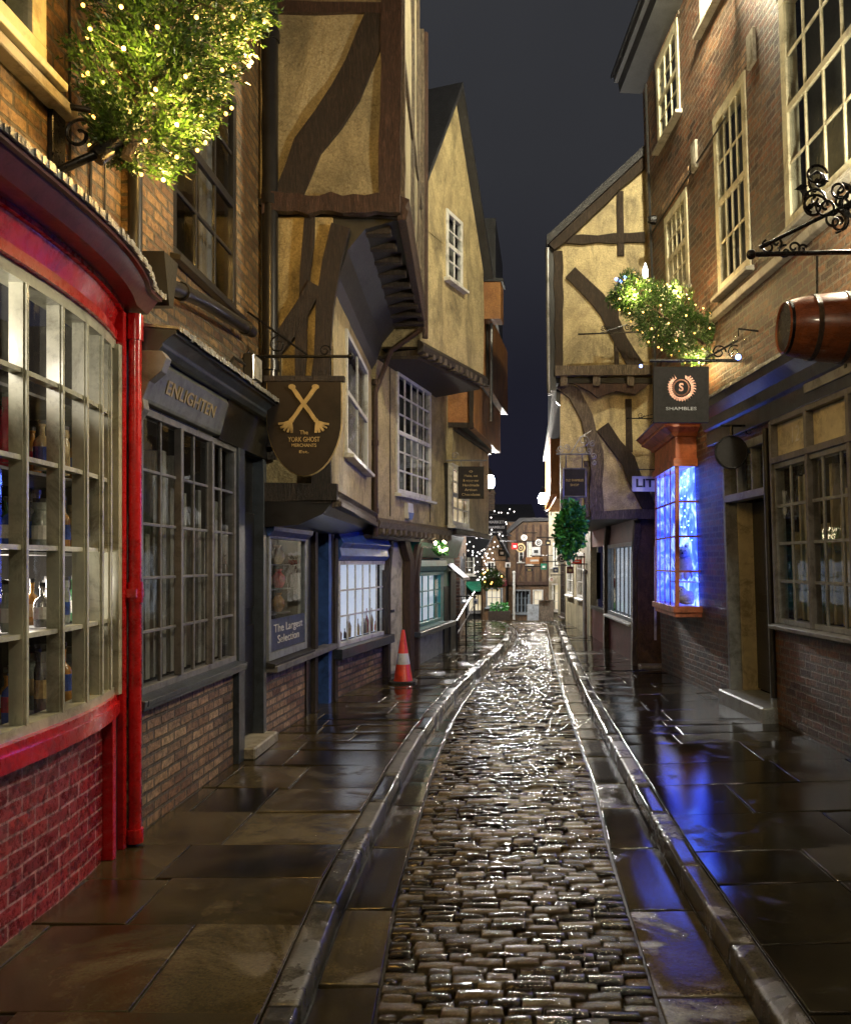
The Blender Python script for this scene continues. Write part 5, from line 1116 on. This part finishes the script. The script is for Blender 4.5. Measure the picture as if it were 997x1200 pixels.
# lower storey
x2 = lambda px: (px - 600) / 1000 * 13.2 - 1.1; z2 = lambda py: zz(py, 13.2)
w = MB(); w.wbeam(FT2, [(x2(699), z2(606)), (x2(698), z2(530)), (x2(688), z2(490)), (x2(672), z2(463)), (x2(655), z2(450))], .2, 0, .06, .02); w.wbeam(FT2, [(x2(688), z2(606)), (x2(688), z2(540))], .1, -.05, .03, .02); w.build('brace', M['timber_pale'], bG)
w = MB(); w.wbeam(FT2, [(x2(706), z2(500)), (x2(735), z2(540)), (x2(762), z2(600))], .21, 0, .055, .02); w.wbeam(FT2, [(x2(737), z2(530)), (x2(736), z2(468))], .1, 0, .04); w.build('brace', M['timber'], bG)
w = MB(); w.wbeam(FT2, [(x2(692), z2(604)), (1.4, z2(602))], .14, 0, .08, .012); w.build('bressummer', M['timber_pale'], bG)
w = MB(); w.prism([(1.17, 13.32), (1.33, 19), (2.6, 19), (2.6, 13.32)], 2.36, 2.42); w.prism([(1.12, 13.22), (1.18, 13.22), (1.37, 19), (1.3, 19)], 2.38, 4.4); w.build('side_wall', M['dark'], bG)  # shade on this receding wall is put into its dark colour
w = MB(); w.fprism(FT2, [(x2(652), z2(452)), (x2(668), z2(452)), (x2(684), z2(480)), (x2(692), z2(530)), (x2(692), z2(606)), (x2(686), z2(606)), (x2(684), z2(540)), (x2(675), z2(490)), (x2(652), z2(470))], -.14, -.06); w.build('arch_lining', M['black'], bG)
hang_bracket(bG, Fac(2.25, 12.6, 2.2, 13.2), .2, z2(492) - .05, .5, .009, 'iron', .1)
# ground floor
GG = Fac(2.0, 13.5, 1.78, 19.0)
sh0, sh1 = GG.S(736), GG.S(715)
w = MB(); w.fbox(GG, 0, .25, 0, 2.35, -.1, .0); w.fbox(GG, .25, 5.5, 0, .65, -.1, 0); w.fbox(GG, .25, 5.5, 2.0, 2.4, -.1, 0); w.build('shopfront', M['maroon'], bG)
window(GG, .3, 3.0, .68, 2.0, 6, 1, bG, 'greyl', fr=.07, bar=.06, t=.04, d=.1, back='blind', backm='lit_win', sillm='white')
w = MB(); w.wbeam(GG, [(.12, 0), (.12, 1.7), (-.1, 2.3)], .16, 0, .09); w.wbeam(GG, [(3.15, 0), (3.15, 2.0), (2.9, 2.35)], .14, 0, .09); w.build('post', M['timber_pale'], bG)
w = MB(); w.fbox(GG, 3.3, 5.3, .75, 2.0, -.25, -.2); w.fbox(GG, 3.3, 5.3, .65, .72, -.05, .06); w.build('doorway', M['black'], bG)
G7 = Fac(1.98, 13.48, 2.6, 13.48)
w = MB(); fwall(w, G7, 0, .62, 0, 2.4, wob=.04, cell=.15); w.build('end_wall', M['brownstone'], bG)
w = MB(); w.box(1.98, 2.4, 13.2, 13.46, 0, .07); w.build('doorstep', M['stone'], bG, bevel=.015)
w = MB(); w.tube([(2.14, 12.75, 0.5), (2.14, 12.75, 1.9)], .02, 6); w.build('white_pole', M['white'], bG)
ls = thing('hanging_sign', 'white rectangular sign lettered LITTLE, half hidden by the oriel bay', 'sign', (2.0, 12.75, 2.8))
w = MB(); w.box(1.79, 2.34, 12.74, 12.77, 2.72, 2.95); w.build('board', M['signwhite'], ls, bevel=.004)
text('LITTLE', .17, (2.145, 12.735, 2.84), (1, 0, 0), (0, 0, 1), M['ink'], ls, bold=.005, width=.6); 
w = MB(); w.tube([(1.85, 12.755, 2.95), (1.85, 12.755, 3.05), (2.33, 12.755, 3.05)], .008, 5); w.build('bracket', M['iron'], ls)
# framed hanging sign with scrollwork
hs = thing('hanging_sign', 'black sign in a pale iron frame under silver scrollwork above the ivy ball', 'sign', (1.05, 13.0, 3.4))
yH = 12.95; X = lambda px: (px - 600) / 1000 * yH; Z_ = lambda py: 1.65 + (660 - py) / 1000 * yH
w = MB()
for a_, b_ in (((660, 549), (686, 549)), ((660, 582), (686, 582)), ((660, 549), (660, 582)), ((686, 549), (686, 582)), ((663, 533), (663, 549)), ((682, 533), (682, 549)), ((652, 532), (692, 532))): w.tube([(X(a_[0]), yH, Z_(a_[1])), (X(b_[0]), yH, Z_(b_[1]))], .014, 6)
w.tube([(X(668), yH, Z_(532)), (X(680), yH, Z_(512)), (X(692), yH, Z_(505))], .009, 5)
for px, py, r_ in ((656, 526, .06), (664, 524, .05), (684, 516, .09), (680, 526, .05), (690, 528, .05), (694, 520, .05), (695, 534, .05), (696, 542, .04)): w.scroll((X(px), yH, Z_(py)), (1, 0, 0), (0, 0, 1), r_, 1.5, .008, rnd(0, 6))
w.build('iron_frame', M['ironl'], hs, smooth=True)
w = MB(); w.box(X(660.5), X(685.5), yH - .008, yH + .008, Z_(581), Z_(550)); w.build('board', M['signdark'], hs)
text('OLD SHAMBLES', .05, (X(673), yH - .012, Z_(563)), (1, 0, 0), (0, 0, 1), M['gold'], hs, width=.27); text('SHOP', .05, (X(673), yH - .012, Z_(568.5)), (1, 0, 0), (0, 0, 1), M['gold'], hs, width=.13)
# iron arm on the upper gable
ia = thing('sign_bracket', 'thin empty iron sign bracket with scrolls against the yellow gable', 'bracket', (1.3, 12.4, 4.4))
yI = 12.6; X = lambda px: (px - 600) / 1000 * yI; Z_ = lambda py: 1.65 + (660 - py) / 1000 * yI
w = MB(); w.tube([(X(677), yI, Z_(391.5)), (X(745), yI, Z_(389)), (X(775), yI, Z_(389))], .012, 6); w.tube([(X(735), yI, Z_(380)), (X(703), yI, Z_(390))], .007, 5)
for px, py, r_ in ((707, 384, .045), (713, 385, .035), (735, 384, .05), (742, 384, .04), (725, 385, .03)): w.scroll((X(px), yI, Z_(py)), (1, 0, 0), (0, 0, 1), r_, 1.5, .007, rnd(0, 6))
w.build('arm', M['iron'], ia, smooth=True)

# ================================================================== RIGHT: beyond
bH = thing('brick_house', 'dark narrow house with a reddish corner behind the ivy ball', 'house', (1.7, 22, 0))
GH = Fac(1.75, 19.1, 1.42, 26.5)
ops_ = [(1, 2.3, .8, 1.9), (3.2, 4.6, .8, 1.9), (5.2, 6.4, 0.1, 1.9)]
w = MB(); fwall(w, GH, 0, GH.L, -.3, 3.3, ops_); w.build('wall', M['plaster_olive'], bH)
for o_ in ops_[:2]: window(GH, *o_, 3, 3, bH, 'white', fr=.07, t=.03, back='blind', backm='lit_warm')
window(GH, *ops_[2], 2, 4, bH, 'timber', fr=.1, t=.03, back=None)
w = MB(); w.prism([(.98, 19.2), (1.02, 24), (3, 24), (3, 19.2)], 3.1, 3.2); w.prism([(.86, 19.2), (.95, 24.5), (3, 24.5), (3, 19.2)], 3.2, 4.6); w.build('upper_storey', M['plaster_orange'], bH)
w = MB(); w.prism([(.8, 19.1), (.9, 24.6), (3, 24.6), (3, 19.1)], 4.6, 4.75); w.build('roof', M['slate'], bH)

# ================================================================== END OF THE STREET
bI = thing('timber_framed_house', 'brown timber-framed house with many signs closing the end of the street', 'house', (.5, 34, -.6))
yI = 34.0; FI = Fac(-.15, yI, 1.45, yI - .3); zI = lambda py: 1.65 + (660 - py) / 1000 * yI
ox = lambda px: (px - 600) / 1000 * yI + .15
w = MB(); fwall(w, FI, 0, FI.L, -.7, zI(612), [(.2, .9, -.35, .6), (.98, 1.4, -.5, .6), (.75, .97, 1.6, 2.5), (.42, .62, 1.7, 2.4)]); w.build('wall', M['brownstone'], bI)
window(FI, .2, .9, -.35, .6, 4, 3, bI, 'greyl', fr=.06, t=.03, back='strips', backm='fabric_b'); window(FI, .98, 1.4, -.5, .6, 2, 3, bI, 'white', fr=.06, t=.03, back='blind', backm='lit_warm')
window(FI, .75, .97, 1.6, 2.5, 1, 3, bI, 'white', fr=.04, t=.03, back='blind', backm='lit_warm'); window(FI, .42, .62, 1.7, 2.4, 1, 3, bI, 'white', fr=.04, t=.03, back='curtain')
w = MB()
for s in (.02, .35, .7, 1.0, 1.3, 1.58): w.wbeam(FI, [(s, .9), (s, zI(615))], .09, 0, .05)
w.wbeam(FI, [(0, .85), (FI.L, .85)], .14, 0, .12); w.wbeam(FI, [(.35, 1.0), (.7, 2.0)], .09, 0, .05); w.build('frame_beams', M['timber_red'], bI)
w = MB(); w.fprism(FI, [(-.2, zI(632)), (.6, zI(612)), (FI.L + .1, zI(611)), (FI.L + .1, zI(611) + .12), (.5, zI(611) + .12), (-.25, zI(631) + .12)], -3, .3); w.build('roof', M['slate'], bI)
bJ = thing('white_house', 'white rendered house lit by the right lantern at the street end', 'house', (1.6, 32, -.5))
FJ = Fac(1.35, 31.6, 2.9, 29.8)
w = MB(); fwall(w, FJ, 0, FJ.L, -.6, 3.9, [(.25, .8, 1.5, 2.4), (.2, .9, -.1, .9), (1.1, 1.7, 1.5, 2.4), (1.05, 1.8, -.3, .9)]); w.build('wall', M['cream_wall'], bJ)
for o_ in ((.25, .8, 1.5, 2.4), (.2, .9, -.1, .9), (1.1, 1.7, 1.5, 2.4), (1.05, 1.8, -.3, .9)): window(FJ, *o_, 2, 3, bJ, 'white', fr=.06, t=.03, back='blind' if o_[0] in (.2, .25) else None, backm='lit_warm')
w = MB(); w.fprism(FJ, [(-.15, 3.85), (FJ.L, 4.6), (FJ.L, 4.75), (-.2, 4.0)], -2, .2); w.build('roof', M['slate'], bJ)
bK = thing('dark_house', 'dark shop building with a lit row of small panes, left at the street end', 'house', (-1, 32, -.5))
FK = Fac(-2.2, 31.5, -.2, 33.2)
w = MB(); fwall(w, FK, 0, FK.L, -.7, 2.7, [(.7, 1.9, -.2, .5), (.4, 1.0, 1.2, 2.0), (1.4, 2.0, 1.2, 2.0)]); w.build('wall', M['dark'], bK)
window(FK, .7, 1.9, -.2, .5, 5, 1, bK, 'greym', fr=.06, t=.03, back='blind', backm='lit_warm'); window(FK, .4, 1.0, 1.2, 2.0, 2, 3, bK, 'white', fr=.06, t=.03, back='curtain'); window(FK, 1.4, 2.0, 1.2, 2.0, 2, 3, bK, 'white', fr=.06, t=.03, back='curtain')
w = MB(); w.fprofile(FK, .5, 2.1, [(0, .9), (0, .96), (.5, .66), (.5, .6)]); w.build('awning', M['green'], bK)
w = MB(); w.fprism(FK, [(-.3, 2.6), (FK.L + .1, 2.7), (FK.L * .6, 3.4), (0, 3.5)], -2, .2); w.build('roof', M['slate'], bK)
# poles
for (px, py0, py1, yy, lab) in ((602, 672, 722, 29, 'pale post left of the brown house at the street end'), (685, 672, 745, 18.8, 'pale post beside the dark doorway on the right')):
    x = (px - 600) / 1000 * yy; t = thing('post', lab, 'post', (x, yy, gz(yy))); w = MB(); w.tube([(x, yy, gz(yy)), (x, yy, 1.65 + (660 - py0) / 1000 * yy)], .045, 10); w.build('shaft', M['white'], t, smooth=True); w = MB(); w.blob((x, yy, 1.65 + (660 - py0) / 1000 * yy + .03), .06); w.build('cap', M['white'], t, smooth=True)
# small signs in the distance
SG_ = [(631, 636, 8, 'round', 'signwhite', 'ink', 26, 'small round white sign with dark centre on a dark plate, high on the right'), (610, 642, 11, 'round', 'bone', 'timber_red', 27, 'round tan sign with brown rings at the street end'), (628, 646, 10, 'square', 'signwhite', 'ink', 28, 'white square sign with a dark mark at the street end'),
       (658, 655, 12, 'round', 'signwhite', 'ink', 22, 'large round white sign with a dark emblem below the ivy'), (646, 679, 5.5, 'round', 'signwhite', 'pink', 25, 'small pale round sign low at the street end'), (626, 657, 20, 'wide', 'plaster_orange', 'white', 29, 'wide orange-brown fascia sign at the street end'),
       (676, 658, 11, 'wide', 'conered', 'white', 20, 'small red hanging sign beside the dark doorway'), (614, 630, 7, 'round', 'white', 'greym', 30, 'small white disc sign under the roof at the street end'), (595, 662, 6, 'square', 'signwhite', 'ink', 24, 'small white square sign below the string lights'), (557, 705, 6, 'square', 'signwhite', 'navy', 18.2, 'small white notice under the blue board by the handrail')]
SG_ += [(603, 640, 7, 'square', 'red', 'white', 26, 'small red square sign beside the pale post at the street end'), (620, 668, 8, 'wide', 'signdark', 'gold', 25, 'narrow dark sign with gold lettering over the end shops'), (637, 664, 7, 'square', 'green', 'white', 24.5, 'small green square sign over the end shops'), (651, 668, 6, 'square', 'navy', 'white', 23, 'small navy square sign right of the end shops'),
       (588, 648, 8, 'square', 'signdark', 'white', 23, 'black square sign with white mark among the string lights'), (580, 668, 7, 'wide', 'maroon', 'bone', 21.5, 'maroon sign left of the street end, above the plants basket'), (642, 636, 6, 'square', 'signdark', 'bone', 27.5, 'small dark square sign near the white house'), (668, 668, 8, 'square', 'maroon', 'bone', 19.6, 'maroon square sign under the right side of the ivy ball')]
for px, py, wpx, sh_, m1, m2, yy, lab in SG_:
    x = (px - 600) / 1000 * yy; z = 1.65 + (660 - py) / 1000 * yy; r_ = wpx / 2000 * yy; t = thing('small_sign', lab, 'sign', (x, yy, z), 'small signs at the end of the street')
    w = MB()
    if sh_ == 'round': w.lathe([(0, -.02), (r_, -.02), (r_, .02), (0, .02)], (x, yy, z), (0, 1, 0), 20)
    else: w.box(x - r_, x + r_, yy - .02, yy + .02, z - r_ * (1 if sh_ == 'square' else .4), z + r_ * (1 if sh_ == 'square' else .4))
    w.build('board', M[m1], t)
    w = MB()
    if sh_ == 'round': w.tube([(x + r_ * .55 * math.cos(k * .42), yy - .03, z + r_ * .55 * math.sin(k * .42)) for k in range(16)], r_ * .13, 6); w.blob((x, yy - .02, z), r_ * .25)
    else: w.box(x - r_ * .5, x + r_ * .5, yy - .028, yy - .02, z - r_ * (.45 if sh_ == 'square' else .1), z + r_ * (.3 if sh_ == 'square' else .12))
    w.build('emblem', M[m2], t)
    w = MB(); hz = r_ * (1 if sh_ != 'wide' else .4); sd = 1 if px > 605 else -1
    w.tube([(x - sd * r_ * .5, yy, z + hz + .06), (x + sd * (r_ + .35), yy, z + hz + .06)], .014, 5); w.tube([(x, yy, z + hz + .06), (x, yy, z + hz - .01)], .008, 4); w.build('bracket', M['iron'], t)

# string lights on the left, far
sl = thing('string_lights', 'cluster of small white bulbs draped below the left lantern', 'lights', (-.8, 18.5, 2.6)); f0 = None; w = MB(); pts = []
for k in range(5):
    x0, z0 = -1.1 + .05 * k, 2.75 - .3 * k; pr_ = None; row = []
    for i in range(14):
        u = i / 13; p = V((x0 + u * (1.15 - .2 * k) + rnd(-.05, .05), 18.6 + rnd(-.3, .3) + k * .1, z0 - (.1 + .1 * (k % 3)) * math.sin(math.pi * u) + rnd(-.12, .12))); row.append(p)
        if f0 is None: q = MB(); q.blob((0, 0, 0), .013, 6, 5); f0 = q.build('fairy_light', M['bulb_c']); f0.parent = sl; o = f0
        else: o = f0.copy(); C.objects.link(o); o.parent = sl
        o.location = p - V((-.8, 18.5, 2.6))
    w.tube(row, .003, 3)
w.build('wire', M['iron'], sl)

# street lanterns (lit)
def lantern(label, c, wallx, e, col, globe='lampglow', gr_=.1):
    c = V(c); t = thing('street_lantern', label, 'street lamp', c, 'wall-mounted street lanterns')
    w = MB(); r = .15
    for k in range(4):
        a = math.pi / 4 + k * math.pi / 2; w.tube([c + V((math.cos(a) * r * .6, math.sin(a) * r * .6, -.2)), c + V((math.cos(a) * r, math.sin(a) * r, .16))], .01, 4)
    w.lathe([(r * 1.15, .16), (r * 1.1, .2), (.05, .32), (.02, .36), (.03, .4), (0, .43)], c, seg=4); w.lathe([(.03, -.3), (.05, -.25), (r * .65, -.2), (r * .6, -.19)], c, seg=8); w.build('frame', M['iron'], t)
    w = MB(); w.blob(c + V((0, 0, -.02)), gr_, 10, 8, (1, 1, 1.25)); w.build('globe', emit('lantern_globe', col, e / (47 * gr_ * gr_)), t, smooth=True)
    w = MB(); sx = 1 if wallx > c.x else -1; w.tube([c + V((0, 0, -.28)), c + V((0, 0, -.38)), V((c.x + (wallx - c.x) * .5, c.y, c.z - .45)), V((wallx, c.y, c.z - .35))], .02, 6); w.scroll(V((c.x + (wallx - c.x) * .5, c.y, c.z - .55)), (1, 0, 0), (0, 0, 1), .08, 1.4, .01); w.box(min(wallx, wallx + sx * .03), max(wallx, wallx + sx * .03), c.y - .06, c.y + .06, c.z - .6, c.z - .2); w.build('bracket', M['iron'], t, smooth=True)
    return t
# shopfront on the brown house, chimney and dormers that close the view
bN = thing('brick_house', 'dark brick house with a chimney rising behind the brown house at the street end', 'house', (.2, 38, -.8))
w = MB(); w.box(-1.6, .9, 38, 42, -1, 3.4); w.build('wall', M['brick_dark'], bN)
w = MB(); w.prism([(-1.8, 37.8), (1.1, 37.8), (1.1, 42.2), (-1.8, 42.2)], 3.4, 3.5); w.hexa([(-1.8, 37.8, 3.5), (1.1, 37.8, 3.5), (1.1, 42.2, 3.5), (-1.8, 42.2, 3.5), (-1.6, 39.8, 4.4), (.9, 39.8, 4.4), (.9, 40.2, 4.4), (-1.6, 40.2, 4.4)]); rf = w.build('roof', M['slate'], bN)
w = MB(); w.box(-1.2, -.8, 39, 39.5, 3.6, 5.0); w.box(-1.25, -.75, 38.95, 39.55, 4.8, 4.88)
for x in (-1.1, -.9): w.lathe([(.07, 5.0), (.06, 5.25)], (x, 39.25, 0), seg=8)
w.build('chimney', M['brick_dark'], rf)
bO = thing('shop_house', 'narrow dark gabled shop squeezed between the string lights and the brown house', 'shop', (-.6, 29, -.4))
FO = Fac(-1.0, 29, -.22, 29.4)
w = MB(); fwall(w, FO, 0, FO.L, -.6, 1.9, [(.12, .75, .15, .8), (.15, .45, 1.2, 1.7)]); w.fprism(FO, [(0, 1.89), (FO.L, 1.89), (FO.L / 2, 2.7)], -.14, 0); w.build('wall', M['brownstone'], bO)
window(FO, .12, .75, .15, .8, 3, 2, bO, 'greyl', fr=.05, t=.03, back='blind', backm='lit_warm'); window(FO, .15, .45, 1.2, 1.7, 2, 2, bO, 'white', fr=.04, t=.03, back='curtain')
w = MB(); w.fprism(FO, [(-.08, 1.85), (FO.L / 2, 2.72), (FO.L + .08, 1.85), (FO.L + .08, 1.95), (FO.L / 2, 2.84), (-.08, 1.95)], -2, .15); w.build('roof', M['slate'], bO)
w = MB(); w.fprofile(FO, .05, FO.L, [(0, .85), (.06, .86), (.1, 1.05), (0, 1.08)]); w.build('fascia', M['maroon'], bO)
bar = thing('planter_box', 'row of small planters with shrubs in front of the end shops', 'planter', (-.3, 26.8, -.15))
w = MB(); w.box(-.75, -.05, 26.7, 26.95, gz(26.8), gz(26.8) + .3); w.build('box', M['timber'], bar, bevel=.01)
w = MB(); leaves(w, (-.4, 26.82, gz(26.8) + .42), (.36, .14, .2), 420, .06); w.build('foliage', M['ivy'], bar)
for px, yy, hh, m_, lab in ((640, 25.5, .62, 'timber_pale', 'brown wooden board standing outside the end shop'), (626, 26.5, .5, 'greyl', 'pale grey board standing outside the end shop')):
    x = (px - 600) / 1000 * yy; t = thing('pavement_sign', lab, 'sign', (x, yy, gz(yy)), 'boards standing at the street end'); z = gz(yy)
    for nm, y0, y1 in (('front_panel', yy, yy + .12), ('rear_panel', yy + .26, yy + .14)):
        w = MB(); w.hexa([(x - .22, y0, z), (x + .22, y0, z), (x + .22, y0 + .02, z), (x - .22, y0 + .02, z), (x - .22, y1, z + hh), (x + .22, y1, z + hh), (x + .22, y1 + .02, z + hh), (x - .22, y1 + .02, z + hh)]); w.build(nm, M[m_], t)
lantern('bright lantern on the left at the far end beside the dark sign', (-.63, 23.5, 3.9), -1.3, 1900, (.95, .93, .88), gr_=.16)
lantern('bright lantern on the right at the far end above the white house', (1.04, 29, 3.86), 1.3, 1100, (1, .92, .8), gr_=.16)
lantern('wall lantern on the right brick house, nearer than the barrel', (2.45, 5.6, 4.4), 2.95, 520, (1, .9, .66), 'lampwarm')
lantern('wall lantern on the left wall behind the viewer', (-1.75, .4, 4.9), -2.3, 90, (1, .82, .5), 'lampwarm')
lantern('wall lantern on the right behind the viewer', (1.9, -4.5, 5.2), 2.6, 330, (1, .88, .62), 'lampwarm')
lantern('wall lantern high on the right brick house above the frame', (2.05, 9.0, 8.3), 2.55, 1150, (1, .9, .62), 'lampwarm')
# the walls behind the viewer that carry those lanterns
bL = thing('brick_house', 'brick house behind the viewer on the left', 'house', (-2.4, -3, 0)); w = MB(); w.box(-2.6, -2.32, -8, 1.18, -.1, 7); w.build('wall', M['brick_gold'], bL)
bM = thing('brick_house', 'brick house behind the viewer on the right', 'house', (3.2, -3, 0)); w = MB(); w.prism([(2.62, -8), (3.16, 2.9), (3.4, 2.9), (2.9, -8)], -.1, 8); w.build('wall', M['brick_dark'], bM)
w = MB(); w.prism([(3.12, 2.0), (3.14, 2.9), (3.2, 2.9), (3.2, 2.0)], 4, 5); 
# fairy light glow
for p_ in [q for q in cabL if q.x > -1.92][::5]: point(p_ + V((.03, -.04, 0)), 17, (1, .56, .14), .05, 'fairy_glow', tL)
for i in (5, 20, 35, 50): point(cabR[i] + V((0, -.05, 0)), 34, (1, .68, .3), .05, 'fairy_glow', tR)
point((2.18, 11.6, 2.7), 16, (.12, .22, 1), .12, 'oriel_lamp', bay)
point((-.75, 18.0, 2.2), 60, (.95, .93, 1), .2, 'string_glow', sl)
point((-2.55, 3.2, 2.7), 32, (1, .9, .75), .1, 'display_fill', bA)  # unseen fill added inside the bow window to brighten the goods
point((-2.55, 4.4, 1.5), 12, (1, .9, .75), .1, 'display_fill', bA)  # second added fill, lower down among the same shelves
point((-2.75, 6.2, 2.3), 6, (.85, .92, 1), .1, 'display_fill', bB)  # dim unseen fill added to light the curtain strips
point((-2.3, 11.5, 1.5), 30, (.55, .7, 1), .1, 'shop_lamp', bD)

# sky
wd = bpy.data.worlds.new('World'); bpy.context.scene.world = wd; wd.use_nodes = True; n = wd.node_tree; bg = n.nodes['Background']
tc = n.nodes.new('ShaderNodeTexCoord'); sp = n.nodes.new('ShaderNodeSeparateXYZ'); n.links.new(tc.outputs['Generated'], sp.inputs[0])
cr = ramp(n, sp.outputs[2], [(0.0, (.011, .0105, .024)), (.2, (.014, .014, .023)), (.42, (.03, .031, .036)), (.75, (.038, .039, .043))])
ns = n.nodes.new('ShaderNodeTexNoise'); ns.inputs['Scale'].default_value = 2.2; ns.inputs['Detail'].default_value = 4; n.links.new(tc.outputs['Generated'], ns.inputs['Vector'])
r2_ = ramp(n, ns.outputs['Fac'], [(.3, (.85, .85, .85)), (.7, (1.15, 1.15, 1.15))]); c2_ = mx(n, 1.0, cr, r2_, 'MULTIPLY'); n.links.new(c2_, bg.inputs[0]); bg.inputs[1].default_value = 1.0

cam = bpy.data.cameras.new('camera'); co = bpy.data.objects.new('camera', cam); C.objects.link(co); co.location = CAM; co.rotation_euler = (R(90), 0, 0)
cam.sensor_fit = 'HORIZONTAL'; cam.sensor_width = 36; cam.lens = 36 * 1000 / 997; cam.shift_x = -(600 - 498.5) / 997; cam.shift_y = 60 / 997; cam.clip_start = .05; cam.clip_end = 2000
sc = bpy.context.scene; sc.camera = co
sc.view_settings.view_transform = 'Standard'; sc.view_settings.look = 'None'; sc.view_settings.exposure = 0; sc.view_settings.gamma = 1
sc.render.engine = 'CYCLES'; sc.cycles.use_denoising = True; sc.cycles.use_light_tree = True; sc.cycles.max_bounces = 6; sc.cycles.diffuse_bounces = 3; sc.cycles.glossy_bounces = 4; sc.cycles.transparent_max_bounces = 12
sc.cycles.sample_clamp_indirect = 6; sc.cycles.caustics_reflective = False; sc.cycles.caustics_refractive = False
